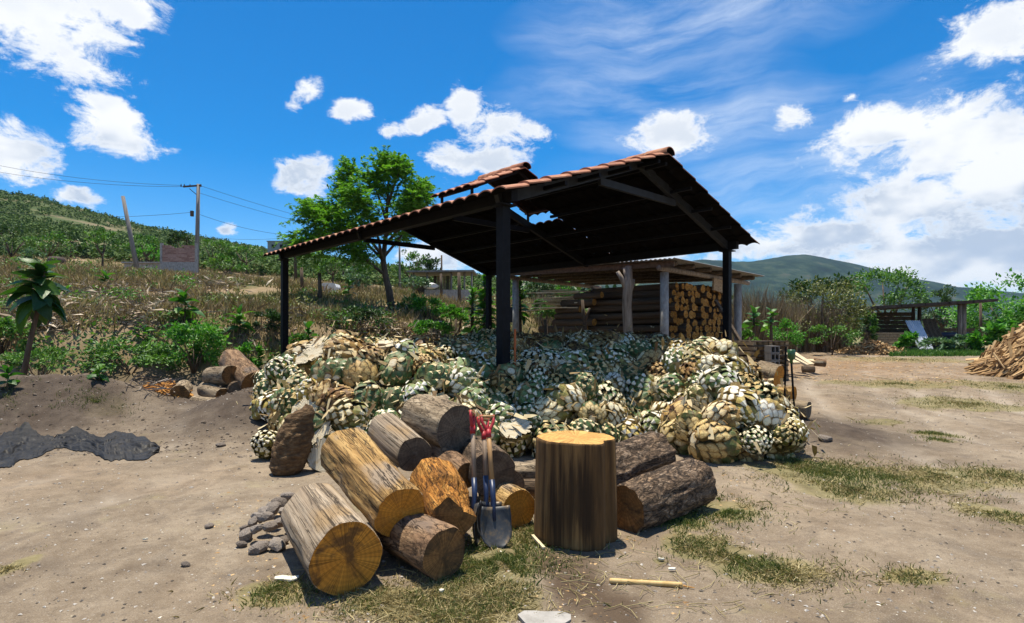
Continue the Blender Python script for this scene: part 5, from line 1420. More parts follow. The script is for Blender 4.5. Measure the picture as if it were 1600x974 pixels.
# fence posts
for k, (px, py, ty, r) in enumerate(((499, 470, 427, .10), (471, 455, 419, .09), (717, 474, 425, .09), (689, 468, 428, .07), (536, 440, 415, .06))):
    g = gnd(px, py, 16)
    MB().tube([(g.x + .05, g.y, g.z - .2), (g.x, g.y, g.z + (py - ty) / F * g.y)], [r * g.y / 26, r * .8 * g.y / 26], 8).ob('fence_post', [MAT['trunk_dark']], smooth=True,
        label=['thick dark wooden post in the grass behind the left shelter post', 'slimmer wooden post left of the thick dark one', 'wooden post by the big-leaved shrub', 'wooden post in front of the far roofed stall', 'small post on the rise behind the white tank'][k], cat='post', group='weathered posts on the hillside')
# white tank in the grass
g = gnd(516, 457, 16); m = MB(); s = g.y / F
V = []; K = 10
prof_ = [(-13, 0), (-12, 9), (-10, 13), (-5, 14.5), (5, 14.5), (11, 13), (13, 8), (13, 0)]
for y in (-.4, .4): V += [(g.x + a * s, g.y + y, g.z + b * s) for a, b in prof_]
n = len(prof_)
m.add(V, [(i, (i + 1) % n, n + (i + 1) % n, n + i) for i in range(n)] + [tuple(range(n))[::-1], tuple(range(n, 2 * n))])
o = m.ob('white_tank', [MAT['white_plastic']], label='white rounded tank lying in the grass behind the shelter', cat='tank')
MB().box((g.x - 11 * s, g.y - .42, g.z + 4 * s), (g.x - 5 * s, g.y - .402, g.z + 9 * s)).ob('brown_panel', [MAT['brick_red']], o)
# far roofed stall
def build_stall():
    D = 36.0; X = lambda px: (px - 800) / F * D; Z = lambda py: HC + (HY - py) / F * D
    rt = empty('roofed_stall', 'far stall with a flat thin roof and plank partitions behind the fence', 'stall', (0, 0, 0))
    MB().add([(X(640), D - 1, Z(428)), (X(742), D - 1, Z(427)), (X(742), D + 3, Z(424)), (X(640), D + 3, Z(425)), (X(640), D - 1, Z(425.5)), (X(742), D - 1, Z(424.5)), (X(742), D + 3, Z(422)), (X(640), D + 3, Z(422.5))],
             [(0, 3, 2, 1), (4, 5, 6, 7), (0, 1, 5, 4), (1, 2, 6, 5), (2, 3, 7, 6), (3, 0, 4, 7)]).ob('roof', [MAT['zinc_dull']], rt)
    for px in (649, 670, 707, 727, 738):
        x = X(px); MB().tube([(x, D - .6, tz(x, D - .6) - .2), (x, D - .6, Z(427))], .06, 8).ob('post', [MAT['trunk_pale']], rt, True)
    for k, px in enumerate((678, 683, 688, 693, 698, 703)):
        x = X(px); MB().box((x - .09, D + .5, Z(452)), (x + .09, D + .54, Z(430))).ob('plank', [MAT['timber' if k % 2 else 'timber_dark']], rt)
    MB().box((X(668), D - 1.2, tz(X(700), D) - .4), (X(742), D - 1.0, Z(455))).ob('block_wall', [MAT['concrete']], rt)
    MB().box((X(640), D + 1, tz(X(650), D) - .4), (X(668), D + 1.2, Z(436))).ob('side_wall', [MAT['timber_dark']], rt)
    o = ob('white_bundle', rock_mesh(91), None, (X(678), D - 1.1, Z(449)), label='white bundle lying on the wall of the far stall', cat='bundle'); o.scale = (.5, .3, .28)
    o.data.materials[0] = MAT['white_plastic']
build_stall()
for (x0, x1, y0, y1, D, lb_) in ((418, 450, 378, 392, 150, 'tiny grey flat-roofed house on the skyline left of the feathery tree'),):
    a = at(x0, y1, D); b = at(x1, y0, D)
    h = empty('house', lb_, 'house', (a.x, D, a.z))
    w, hh = b.x - a.x, b.z - a.z
    MB().box((0, 0, -4), (w, 5, hh)).ob('walls', [MAT['concrete']], h)
    for f in (.2, .6): MB().box((w * f, -.03, hh * .3), (w * f + w * .15, -.003, hh * .7)).ob('window', [MAT['black_steel']], h)
    MB().box((-.2, -.2, hh + .003), (w + .2, 5.2, hh + .25)).ob('roof', [MAT['concrete']], h)
# ------------------------------------------------------------------ vegetation
def rnd_dirs(q, n):
    d = q.normal(size=(n, 3)); return d / np.linalg.norm(d, axis=1)[:, None]

def leaf_arrays(P, d, nrm, Lg, Wd, fold=.12):
    d = d / np.linalg.norm(d, axis=1)[:, None]
    s = np.cross(d, nrm); s /= np.maximum(np.linalg.norm(s, axis=1), 1e-6)[:, None]
    n2 = np.cross(s, d)
    Lg = np.asarray(Lg)[:, None]; Wd = np.asarray(Wd)[:, None]
    V = np.stack([P, P + d * Lg * .45 + s * Wd * .5 + n2 * Wd * fold, P + d * Lg - n2 * Lg * .08, P + d * Lg * .45 - s * Wd * .5 + n2 * Wd * fold], 1).reshape(-1, 3)
    Fc = np.arange(len(P) * 4).reshape(-1, 4)
    return V, Fc

def crown_points(q, n, rad, nclump, hollow=.55, low=-.5):
    """points in uneven clumps through an ellipsoid of radii rad"""
    c = rnd_dirs(q, nclump * 3); c = c[c[:, 2] > low][:nclump]
    c = c * (q.uniform(hollow, 1.0, len(c)) ** .7)[:, None]
    cr = q.uniform(.22, .48, len(c))
    k = q.integers(0, len(c), n)
    o = rnd_dirs(q, n) * (q.random(n) ** .45)[:, None] * cr[k][:, None]
    o[:, 2] *= .75
    return (c[k] + o) * np.array(rad), o

def bush(name, label, cat, px, py, wpx, hpx, leafm, nleaf=900, leafpx=5, D=None, stem='trunk_dark', clumps=16, group=None, depth=.8, seed=None, asp=.5, trunk=0.0, droop=.0):
    q = np.random.default_rng(seed if seed is not None else int(px * 7 + py))
    if D is None: g = gnd(px, py, 6)
    else:
        g = at(px, py, D); g.z = tz(g.x, g.y)
    s = g.y / F
    ex = max(0.0, HY - F * (g.z - HC) / g.y - py) * s if D is not None else 0.0
    w, h = wpx * s / 2, hpx * s
    th = h * trunk + ex
    h = h + ex
    if ex > .25: trunk = max(trunk, .1)
    rad = (w, w * depth, (h - th) / 1.75)
    cz = th + (h - th) * .45
    P, o = crown_points(q, nleaf, rad, clumps)
    P[:, 2] += cz
    P[:, 2] = np.maximum(P[:, 2], .03 + th * .6)
    out = P - np.array([0, 0, cz * .7]); out /= np.linalg.norm(out, axis=1)[:, None]
    d = out + rnd_dirs(q, nleaf) * .9; d[:, 2] += -.1 - droop
    nrm = np.array([0, 0, 1.0]) + rnd_dirs(q, nleaf) * .75 + out * .35
    Lf = leafpx * s * q.uniform(.7, 1.35, nleaf)
    V, Fc = leaf_arrays(P, d, nrm, Lf, Lf * asp)
    rt = empty(name, label, cat, (g.x, g.y, g.z), 0, group)
    ob('foliage' if cat != 'tree' else 'crown', mesh('foliage', V, Fc, (MAT[leafm],)), rt)
    m = MB(); nb = 7 if trunk == 0 else 6
    if trunk > 0: m.tube([(0, 0, -.2), (0.02 * w, 0, th * .6), (0, 0, th * 1.15)], [.05 * h * .6, .04 * h * .6, .03 * h * .6], 8)
    for k in range(nb):
        a = q.uniform(0, 6.28); e = Vector((math.cos(a) * w * .6, math.sin(a) * w * .5, cz + h * .25 * q.random()))
        m.tube([(0, 0, th * .9 - .05), e * .5 + Vector((0, 0, .08 * h)), e], [.018 * h, .012 * h, .005 * h], 6)
    m.ob('stem' if trunk == 0 else 'trunk', [MAT[stem]], rt, True)
    return rt

def bigleaf(name, label, cat, px, py, hpx, n, leafpx, D=None, group=None, stemh=.45, leafm='leaf_big', seed=0, spread=1.0, lean=(0, 0), el0=-25, el1=85):
    """plant with large separate leaves round a stem, each leaf a part"""
    q = np.random.default_rng(int(px * 3 + py) + seed)
    if D is None: g = gnd(px, py, 6)
    else:
        g = at(px, py, D); g.z = tz(g.x, g.y)
    s = g.y / F; h = hpx * s
    if D is not None:
        ex = max(0.0, HY - F * (g.z - HC) / g.y - py) * s; stemh = (stemh * h + ex * .8) / (h + ex); h += ex
    rt = empty(name, label, cat, (g.x, g.y, g.z), 0, group)
    lx, ly = lean[0] * s, lean[1]
    MB().tube([(0, 0, -.1), (lx * .35, 0, h * stemh * .5), (lx * .8, 0, h * stemh), (lx, 0, h * .86)], [f_ * h * (.55 if cat == 'tree' else 1) for f_ in (.035, .03, .024, .01)], 8).ob('trunk' if cat == 'tree' else 'stem', [MAT['trunk_dark']], rt, True)
    # one leaf mesh, shared: pointed oval, folded along the midrib, drooping at the tip
    if ('L', leafm) not in LEAF:
        V = []
        for r in range(7):
            t = r / 6; w = .26 * math.sin(math.pi * (t * .93 + .05)) ** .8 * (1.15 - .35 * t); y = t; z = .10 * math.sin(t * 2.4) - .22 * t * t
            V += [(-w, y, z + .06 * w / .26), (0, y, z), (w, y, z + .06 * w / .26)]
        Fc = [(r * 3 + c, r * 3 + c + 1, (r + 1) * 3 + c + 1, (r + 1) * 3 + c) for r in range(6) for c in range(2)]
        LEAF[('L', leafm)] = mesh('leaf', V, Fc, (MAT[leafm + '_part'],), smooth=True)
    for k in range(n):
        t = (k + .5) / n; a = k * 2.4 + q.normal() * .3
        z = h * (stemh + (.88 - stemh) * t)
        el = R(el0 + el1 * t) + q.normal() * .22
        Lf = leafpx * s * (1.1 - .45 * t) * q.uniform(.8, 1.15) * spread
        M = Matrix.Translation((lx * (z / h), 0, z)) @ Matrix.Rotation(a, 4, 'Z') @ Matrix.Rotation(el, 4, 'X') @ Matrix.Rotation(q.normal() * .4, 4, 'Y') @ Matrix.Diagonal((Lf, Lf, Lf, 1))
        ob('leaf', LEAF[('L', leafm)], rt, mat=M)
    return rt
LEAF = {}
def partleaf(name, a, b, c, tr):
    m, t = newmat(name)
    r = nd(t, 'ShaderNodeObjectInfo').outputs['Random']
    n = noi(t, coords(t, 'Object', (6, 2, 2)), 3, 4)
    f = mth(t, 'ADD', mth(t, 'MULTIPLY', r, .6), mth(t, 'MULTIPLY', n, .45))
    cc = ramp(t, f, [(.2, a), (.5, b), (.85, c)])
    finish(t, cc, .45, n, .3, .02, spec=.4, trans=(tr, (1.1, 1.25, .5)))
partleaf('leaf_big_part', (.018, .070, .012), (.040, .14, .018), (.11, .25, .03), .35)
partleaf('leaf_shade_part', (.012, .042, .010), (.026, .085, .014), (.07, .16, .022), .30)  # deeper green leaf colour of the young tree

# feathery tree behind the shelter
def feather_tree():
    q = np.random.default_rng(3)
    D = 24.5; g = at(613, 474, D); g.z = tz(g.x, g.y); s = D / F
    rt = empty('feathery_tree', 'tall feathery green tree with a bare forked trunk behind the shelter', 'tree', (g.x, g.y, g.z))
    P = lambda px, py, dy=0: Vector(((px - 613) * s, dy, HC + (HY - py) / F * D - g.z))
    m = MB()
    m.tube([(0, 0, -.2), P(608, 455), P(602, 430), P(597, 405, .2), P(600, 370, .3), P(603, 330, .2), P(606, 285, .1), P(606, 258)], [.17, .15, .135, .12, .095, .07, .045, .02], 10)
    tips = []
    limbs = [[P(602, 430), P(580, 412, -.3), P(560, 385, -.6), P(530, 355, -.8), P(490, 335, -.6)], [P(597, 405), P(575, 385, .5), P(545, 350, .9), P(510, 320, 1.0), P(480, 322, .8)],
             [P(597, 400), P(570, 360, -.4), P(550, 310, -.8), P(555, 270, -.6)], [P(600, 372), P(622, 345, .6), P(640, 310, 1.0), P(650, 285, .9)], [P(600, 385), P(630, 360, -.7), P(652, 335, -1.0), P(660, 310, -1)],
             [P(602, 340), P(585, 300, .7), P(575, 272, .8)], [P(603, 330), P(622, 290, -.6), P(630, 272, -.6)], [P(597, 405), P(600, 380, -1.0), P(590, 345, -1.7), P(575, 320, -2.0)], [P(597, 405), P(612, 370, 1.2), P(625, 340, 2.0), P(615, 310, 2.2)],
             [P(545, 350, .9), P(520, 360, .9), P(485, 365, .5)], [P(560, 385, -.6), P(535, 395, -1), P(500, 390, -1.2), P(478, 385, -1.0)]]
    for lb_ in limbs:
        m.tube(lb_, np.linspace(.075, .015, len(lb_)), 7)
        for a, b in zip(lb_[1:-1], lb_[2:]):
            for t in (.3, .7, 1.0): tips.append(a.lerp(b, t))
    m.ob('trunk', [MAT['trunk_dark']], rt, True)
    tips += [P(606, 300), P(606, 272), P(604, 256), P(598, 264, .4), P(614, 262, -.3)]
    # fronds: pairs of leaflets along a drooping rib
    nf = 3600; T = np.array([t[:] for t in tips]); k = q.integers(0, len(T), nf)
    B = T[k] + q.normal(size=(nf, 3)) * np.array([.27, .34, .22])
    out = B - np.array([0, 0, 3.2]); out /= np.linalg.norm(out, axis=1)[:, None]
    dv = out * .8 + q.normal(size=(nf, 3)) * .55; dv[:, 2] += .1; dv /= np.linalg.norm(dv, axis=1)[:, None]
    Ln = q.uniform(.30, .55, nf)
    Vs = []; nl = 9
    for j in range(nl):
        t = (j + .6) / nl
        c = B + dv * (Ln * t)[:, None] + np.array([0, 0, -1]) * (Ln * .45 * t * t)[:, None]
        side = np.cross(dv, [0, 0, 1.0]); side /= np.maximum(np.linalg.norm(side, axis=1), .05)[:, None]
        for sg in (-1, 1):
            dd = side * sg + dv * .45 + q.normal(size=(nf, 3)) * .2
            nn = np.array([0, 0, 1.0]) + q.normal(size=(nf, 3)) * .45
            lf = .185 * np.sin(np.pi * min(t * .9 + .1, .97)) * np.ones(nf) * (Ln / .42)
            v, _ = leaf_arrays(c, dd, nn, lf, lf * .42); Vs.append(v)
    V = np.vstack(Vs)
    ob('crown', mesh('crown', V, np.arange(len(V)).reshape(-1, 4), (MAT['leaf_tree'],)), rt)
feather_tree()

# young tree with very large leaves at the left edge of the yard
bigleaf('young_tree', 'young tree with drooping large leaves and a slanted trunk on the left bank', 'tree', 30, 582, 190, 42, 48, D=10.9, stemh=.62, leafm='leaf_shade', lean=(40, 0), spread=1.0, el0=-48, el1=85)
MB_ = None
G4 = 'large-leaved wild plants on the hillside'
for (px, py, h, n, lp, lb_, D) in ((289, 508, 48, 16, 28, 'large-leaved plant standing above the dense bush', None), (375, 532, 42, 14, 28, 'large-leaved plant between the dense bush and the left shelter post', None), (482, 536, 36, 13, 26, 'broad bright leaves at the foot of the left shelter post', 15.5),
        (155, 598, 22, 10, 20, 'small rosette of bright leaves on the berm', None), (12, 612, 34, 10, 24, 'leafy seedling on the berm at the left edge', None), (165, 452, 26, 12, 18, 'pale leafy plant near the leaning pole', None), (225, 540, 30, 10, 20, 'pale leafy plant low on the bank left of the dense bush', None),
        (545, 470, 36, 12, 18, 'bluish leafy weed left of the feathery tree', None), (880, 500, 34, 16, 22, 'glossy large-leaved clump beside the far end of the log stack', 21.0), (1178, 512, 36, 16, 22, 'glossy large-leaved plant right of the right shelter post', 21.5), (1205, 505, 30, 12, 18, 'smaller glossy plant before the dry reeds', 22.0), (105, 470, 20, 9, 14, 'low leafy weed among the dead branches', None)):
    bigleaf('leafy_plant', lb_, 'plant', px, py, h, n, lp, D, G4, .25)
bigleaf('leafy_shrub', 'tall shrub with big round leaves behind the far shelter post', 'shrub', 758, 520, 102, 60, 24, 20.5, None, .12, spread=1.0)
bigleaf('leafy_shrub', 'slim shrub with round leaves just right of the corner post', 'shrub', 812, 500, 78, 30, 20, 22.5, None, .15)
bigleaf('leafy_shrub', 'round-leaved shrub left of the far shelter post', 'shrub', 738, 520, 80, 36, 20, 21.5, None, .15)

G5 = 'bushes growing on the bank'
bush('bush', 'dense bright green bush on the bank edge above the hollow', 'bush', 303, 584, 88, 78, 'leaf_bright', 2600, 6, None, clumps=26, group=G5)
bush('bush', 'low spreading green bush left of the dense bright bush', 'bush', 205, 588, 125, 50, 'leaf_mid', 2600, 6, None, clumps=30, group=G5)
bush('bush', 'small round green bush right of the hollow', 'bush', 388, 574, 34, 36, 'leaf_bright', 800, 6, None, clumps=10, group=G5)
bush('bush', 'green weeds at the foot of the young slanted tree', 'bush', 60, 585, 90, 40, 'leaf_mid', 1500, 5, 12.5, clumps=20, group=G5)
bush('bush', 'green bush at the left edge behind the young tree', 'bush', 5, 560, 70, 60, 'leaf_mid', 1500, 6, None, clumps=18, group=G5)
bush('bush', 'green patch of weeds left of the far shelter post', 'bush', 672, 530, 60, 26, 'leaf_bright', 1300, 5, 17.5, clumps=14, group=G5)
bush('bush', 'leafy weed patch below the fence posts', 'bush', 668, 500, 42, 34, 'leaf_bright', 900, 5, None, clumps=12, group=G5)
bush('bush', 'light green weeds right of the feathery tree trunk', 'bush', 640, 490, 40, 26, 'leaf_mid', 800, 5, None, clumps=12, group=G5)
bush('bush', 'leafy weed patch in front of the round-leaved shrub', 'bush', 712, 508, 46, 30, 'leaf_bright', 900, 5, 20.5, clumps=12, group=G5)
bush('bush', 'shaded green weeds under the feathery tree', 'bush', 560, 505, 100, 26, 'leaf_dark', 1500, 5, None, clumps=20, group=G5)
bush('bush', 'green weeds at the bank foot behind the left heap', 'bush', 470, 545, 60, 24, 'leaf_mid', 900, 5, 15.5, clumps=12, group=G5)
bush('bush', 'dark green weeds left of the large left-post plant', 'bush', 420, 520, 50, 30, 'leaf_dark', 900, 5, None, clumps=12, group=G5)
for k, (px, py, w, h, m_, lb_, D) in enumerate((
    (18, 402, 60, 50, 'leaf_dark', 'dark round tree at the left edge of the upper slope', 58), (75, 402, 56, 40, 'leaf_mid', 'grey-green shrub beside the squat tank', 56), (160, 398, 44, 36, 'leaf_mid', 'yellow-green rounded tree left of the leaning pole', 56), (110, 395, 50, 30, 'leaf_dark', 'dark shrub between the squat tank and the rounded tree', 62),
    (228, 400, 50, 30, 'leaf_mid', 'green shrub on the slope just right of the leaning pole', 62), (283, 392, 34, 28, 'leaf_dark', 'dark tree rising behind the brick wall', 52), (235, 408, 40, 24, 'leaf_bright', 'bright shrub before the low dark wall', 48), (335, 405, 60, 30, 'leaf_mid', 'wide green shrub right of the utility pole', 60),
    (385, 408, 56, 26, 'leaf_mid', 'green shrub near the left tip of the tiled roof', 62), (50, 425, 40, 24, 'leaf_blue', 'bluish shrub below the upper slope trees', 44), (352, 425, 50, 24, 'leaf_mid', 'low shrub between the utility pole and the roof tip', 46), (520, 428, 50, 30, 'leaf_mid', 'shrub seen under the roof edge left of the tree trunk', 55),
    (560, 425, 40, 26, 'leaf_dark', 'dark shrub seen under the roof beside the tree trunk', 58), (640, 432, 48, 34, 'leaf_mid', 'green tree right of the bare trunk on the skyline', 64), (668, 434, 40, 30, 'leaf_dark', 'dark tree left of the conifer', 66), (560, 450, 40, 30, 'leaf_blue', 'bluish shrub behind the white tank', 34), (650, 455, 40, 22, 'leaf_blue', 'bluish weeds in front of the far stall', 34))):
    bush('shrub', lb_, 'shrub', px, py, w, h, m_, 700, 4.5, D, clumps=14, group='shrubs on the upper slope')
def conifer():
    D = 66; g = at(656, 436, D); g.z = tz(g.x, g.y); s = D / F; h = 34 * s; q = np.random.default_rng(9); n = 900
    t = q.random(n) ** .8; a = q.uniform(0, 6.28, n); r = (1 - t) * h * .26 * q.uniform(.4, 1, n)
    P = np.stack([np.cos(a) * r, np.sin(a) * r, h * (.1 + .9 * t)], -1)
    d = np.stack([np.cos(a), np.sin(a), -.2 + 0 * a], -1) + q.normal(size=(n, 3)) * .3
    V, Fc = leaf_arrays(P, d, np.array([0, 0, 1.0]) + q.normal(size=(n, 3)) * .3, np.full(n, .35), np.full(n, .16))
    rt = empty('conifer', 'small pointed dark conifer on the skyline above the far stall', 'tree', (g.x, g.y, g.z))
    ob('crown', mesh('crown', V, Fc, (MAT['leaf_dark'],)), rt); MB().tube([(0, 0, -.3), (0, 0, h * .9)], [.12, .02], 6).ob('trunk', [MAT['trunk_dark']], rt)
conifer()

# right side of the yard
G6 = 'trees and bushes along the far side of the yard'
bush('bush', 'brown-green thicket with a dark leafy top beside the dry reeds', 'bush', 1285, 540, 120, 100, 'leaf_olive', 2600, 5, 27, clumps=26, group=G6)
bush('tree', 'dark leafy tree crown above the brown thicket', 'tree', 1285, 530, 100, 98, 'leaf_dark', 1600, 6, 31, clumps=16, group=G6, trunk=.45)
bush('tree', 'airy light green tree left of the lean-to roof', 'tree', 1385, 525, 112, 108, 'leaf_mid', 2600, 5, 38, clumps=24, group=G6, trunk=.25)
bush('tree', 'dark rounded tree behind the lean-to', 'tree', 1472, 520, 66, 66, 'leaf_dark', 1500, 4, 52, clumps=14, group=G6, trunk=.15)
bush('tree', 'wide bright green tree right of the lean-to', 'tree', 1575, 545, 150, 100, 'leaf_bright', 3600, 6, 36, clumps=34, group=G6, trunk=.1)
bush('tree', 'pale green tree at the right edge behind the wood strips', 'tree', 1650, 550, 110, 92, 'leaf_bright', 2200, 6, 30, clumps=24, group=G6, trunk=.1)
bush('bush', 'bright green bush at the foot of the dry reeds', 'bush', 1228, 545, 50, 42, 'leaf_bright', 1200, 4, 23, clumps=14, group=G6)
bush('bush', 'dark green bush before the brown thicket', 'bush', 1300, 545, 70, 36, 'leaf_mid', 1100, 4, 25, clumps=14, group=G6)
bush('bush', 'green bush under the left end of the lean-to roof', 'bush', 1352, 540, 30, 50, 'leaf_mid', 800, 4.5, 29, clumps=10, group=G6)
bush('bush', 'low green bush left of the pallets', 'bush', 1165, 545, 40, 30, 'leaf_mid', 700, 4.5, 20.5, clumps=10, group=G6)
bush('bush', 'leafy green plant in front of the shiny metal sheet', 'bush', 1418, 551, 32, 28, 'leaf_bright', 500, 7, 27.0, clumps=9, group=G6, asp=.6)
bush('bush', 'grey-green leafy row under the lean-to roof', 'bush', 1470, 552, 60, 20, 'leaf_blue', 900, 6, 27.2, clumps=14, group=G6, asp=.6)
bush('bush', 'grey-green leafy clump by the right lean-to post', 'bush', 1508, 552, 36, 22, 'leaf_blue', 600, 6, 27.4, clumps=9, group=G6, asp=.6)
bush('bush', 'large-leaved green bush between the lean-to and the wood strips', 'bush', 1552, 552, 56, 46, 'leaf_bright', 900, 9, 26, clumps=14, group=G6, asp=.65)
bush('bush', 'green growth behind the stacked logs', 'bush', 850, 505, 40, 40, 'leaf_mid', 900, 5, 27, clumps=12, group=G6)
bush('tree', 'dark tree seen between the concrete post and the log stack', 'tree', 848, 470, 44, 40, 'leaf_dark', 900, 4, 48, clumps=12, group=G6, trunk=.2)
bush('bush', 'light green bush seen over the stepped end of the log stack', 'bush', 885, 470, 40, 34, 'leaf_bright', 700, 4, 34, clumps=10, group=G6)

def blades(q, x, y, z, h, w, lean=.35):
    n = len(x); a = q.uniform(0, 6.28, n)
    dx, dy = np.cos(a), np.sin(a); la_ = q.uniform(0, 6.28, n); ll = h * lean * np.abs(q.normal(size=n))
    P = np.stack([x, y, z - .01], -1)
    s = np.stack([dx * w / 2, dy * w / 2, 0 * x], -1)
    mid = P + np.stack([np.cos(la_) * ll * .3, np.sin(la_) * ll * .3, h * .55], -1)
    tip = P + np.stack([np.cos(la_) * ll, np.sin(la_) * ll, h], -1)
    V = np.stack([P - s, P + s, mid + s * .7, tip, mid - s * .7], 1).reshape(-1, 3)
    return V, np.arange(n * 5).reshape(-1, 5)

def yard_grass():
    q = np.random.default_rng(21)
    for mat_, share, nm, lb_ in (('green_grass', 1, 'yard_grass', 'short green grass in patches over the dirt yard'), ('straw', 0, 'dry_yard_grass', 'dry straw-coloured grass in patches over the dirt yard')):
        X = []; Y = []; 
        for (px, py, rx, ry, n, gs) in GRASS:
            k = int(n * 3.2 * (gs if share else 1 - gs))
            D = HC * F / (py - HY); cx = (px - 800) / F * D; sx = rx / F * D; sy = max(ry * D * D / (HC * F), .05)
            a = q.uniform(0, 6.28, k); r = np.abs(q.normal(size=k)) * .62
            X.append(cx + np.cos(a) * r * sx); Y.append(D + np.sin(a) * r * sy)
        x, y = np.concatenate(X), np.concatenate(Y)
        m_ = fbm(np.stack([x * 3, y * 3, 0 * x], -1), 3, 88 + share) > -.12
        x, y = x[m_], y[m_]
        n = len(x)
        V, Fc = blades(q, x, y, terrain(x, y), q.uniform(.012, .045, n) * (1 + .05 * y) * (1 if share else .8), q.uniform(.004, .008, n) * (1 + y * .05), .8 if share else 1.6)
        ob(nm, mesh(nm, V, Fc, (MAT[mat_],)), kind='stuff', label=lb_, cat='grass')
yard_grass()

def slope_grass():
    q = np.random.default_rng(22)
    for mat_, nm, n, seed, hh, lb_ in (('hill_grass', 'slope_grass', 60000, 5, (.07, .26), 'mixed green and dry grass over the hillside'), ('dry_grass', 'dry_slope_grass', 40000, 6, (.10, .42), 'tall dry brown grass in drifts on the hillside')):
        D = np.exp(q.uniform(np.log(10.5), np.log(75), n * 2)); px = q.uniform(-80, 1000, n * 2)
        x = (px - 800) / F * D; y = D
        u = hill_u(x, y); f = fbm(np.stack([x * .35, y * .35, 0 * x], -1), 4, seed)
        k = (u > .9) & (f > (-.15 if seed == 5 else -.02)) ; x, y = x[k][:n], y[k][:n]
        nn = len(x)
        V, Fc = blades(q, x, y, terrain(x, y), q.uniform(*hh, nn) * (1 + .008 * y), q.uniform(.010, .022, nn) * (1 + y * .05), .5)
        ob(nm, mesh(nm, V, Fc, (MAT[mat_],)), kind='stuff', label=lb_, cat='grass')
    # broad-leaved ground cover on the bank and slope
    n = 60000
    D = np.exp(q.uniform(np.log(11.5), np.log(60), n)); px = q.uniform(-60, 980, n); x = (px - 800) / F * D; y = D
    u = hill_u(x, y); f = fbm(np.stack([x * .55, y * .55, 0 * x], -1), 4, 15)
    k = (u > .7) & (f > .04 + np.clip(u - 3, 0, 20) * .06); x, y = x[k], y[k]; nn = len(x)
    z = terrain(x, y) + q.uniform(.02, .30, nn) * np.clip(f[k] * 3, .2, 1)
    P = np.stack([x, y, z], -1); d = rnd_dirs(q, nn); d[:, 2] = np.abs(d[:, 2]) * .5
    Lf = q.uniform(.06, .14, nn) * (1 + y * .02)
    V, Fc = leaf_arrays(P, d, np.array([0, 0, 1.0]) + rnd_dirs(q, nn) * .6, Lf, Lf * .55)
    ob('slope_weeds', mesh('slope_weeds', V, Fc, (MAT['leaf_mid'],)), kind='stuff', label='low leafy weeds covering the bank', cat='weeds')
    # small shrubs too many to tell apart
    n = 190; D = np.exp(q.uniform(np.log(15), np.log(70), n)); px = q.uniform(-80, 960, n); x = (px - 800) / F * D
    f = fbm(np.stack([x * .16, D * .16, 0 * x], -1), 3, 19); k = (hill_u(x, D) > 1.5) & (f > -.12); x, D = x[k], D[k]; n = len(x)
    s = q.uniform(.18, .50, n) * (.7 + D / 60); K = 70
    P = np.stack([x, D, terrain(x, D)], -1)[:, None, :] + rnd_dirs(q, n * K).reshape(n, K, 3) * (q.random((n, K, 1)) ** .45) * s[:, None, None] * np.array([1.2, 1, .7]) + np.array([0, 0, .45]) * s[:, None, None]
    P = P.reshape(-1, 3); S = np.repeat(s, K)
    V, Fc = leaf_arrays(P, rnd_dirs(q, len(P)), np.array([0, 0, 1.0]) + rnd_dirs(q, len(P)) * .6, S * .33, S * .17)
    h = len(Fc) // 2 // K * K
    ob('slope_scrub', mesh('slope_scrub', V[:h * 4], Fc[:h], (MAT['leaf_mid'],)), kind='stuff', label='green scrub dotted over the slope', cat='scrub')
    ob('olive_slope_scrub', mesh('olive_slope_scrub', V[h * 4:], Fc[h:] - h * 4, (MAT['leaf_olive'],)), kind='stuff', label='olive and brown scrub dotted over the slope', cat='scrub')
    # dead branches dumped on the bank
    P0 = []; P1 = []; rad = []
    for (px, py, w, h, n) in ((120, 470, 110, 26, 420), (230, 495, 70, 26, 260), (60, 500, 60, 30, 220), (190, 455, 60, 14, 160), (330, 445, 40, 12, 200), (260, 480, 50, 20, 160), (440, 500, 40, 25, 120), (600, 520, 90, 18, 200), (700, 525, 60, 14, 120), (370, 545, 40, 20, 90), (240, 610, 40, 10, 60)):
        for _ in range(n):
            g = gnd(px + q.normal() * w * .5, py + q.normal() * h * .5, 9, 90, False)
            Lg = abs(q.normal()) * .35 + .15; d = Vector(rnd_dirs(q, 1)[0]); d.z = abs(d.z) * .35
            p = g + Vector((0, 0, q.uniform(.02, .25)))
            P0.append(p - d * Lg / 2); P1.append(p + d * Lg / 2); rad.append(q.uniform(.006, .02) * (.5 + g.y / 22))
    m = MB()
    for a, b, r in zip(P0, P1, rad): m.tube([a, b], [r, r * .5], 4, caps=False)
    # heaps of dry cut leaves on the bank
    B = []
    for (px, py, w, h, n) in ((110, 478, 80, 16, 420), (215, 492, 60, 18, 340), (60, 512, 50, 18, 220), (170, 455, 50, 9, 160), (345, 446, 46, 9, 260), (270, 470, 40, 12, 160), (30, 470, 40, 14, 160), (640, 520, 90, 12, 240), (430, 440, 40, 8, 160)):
        for _ in range(n):
            g = gnd(px + q.normal() * w * .5, py + q.normal() * h * .5, 9, 90, False); B.append((g.x, g.y, g.z + abs(q.normal()) * .12))
    B = np.array(B); n = len(B); dd = rnd_dirs(q, n); dd[:, 2] *= .35; Lf = q.uniform(.25, .7, n)
    V, Fc = leaf_arrays(B, dd, np.array([0, 0, 1.0]) + rnd_dirs(q, n) * .7, Lf, q.uniform(.03, .09, n) * 1.3, .3)
    ob('dry_leaf_litter', mesh('dry_leaf_litter', V, Fc, (MAT['dead_leaf'],)), kind='stuff', label='heaps of dry cut leaves dumped on the bank', cat='leaf litter')
    m.ob('dead_branches', [MAT['dead_twig']], kind='stuff', label='grey dead branches strewn over the bank', cat='branches')
slope_grass()

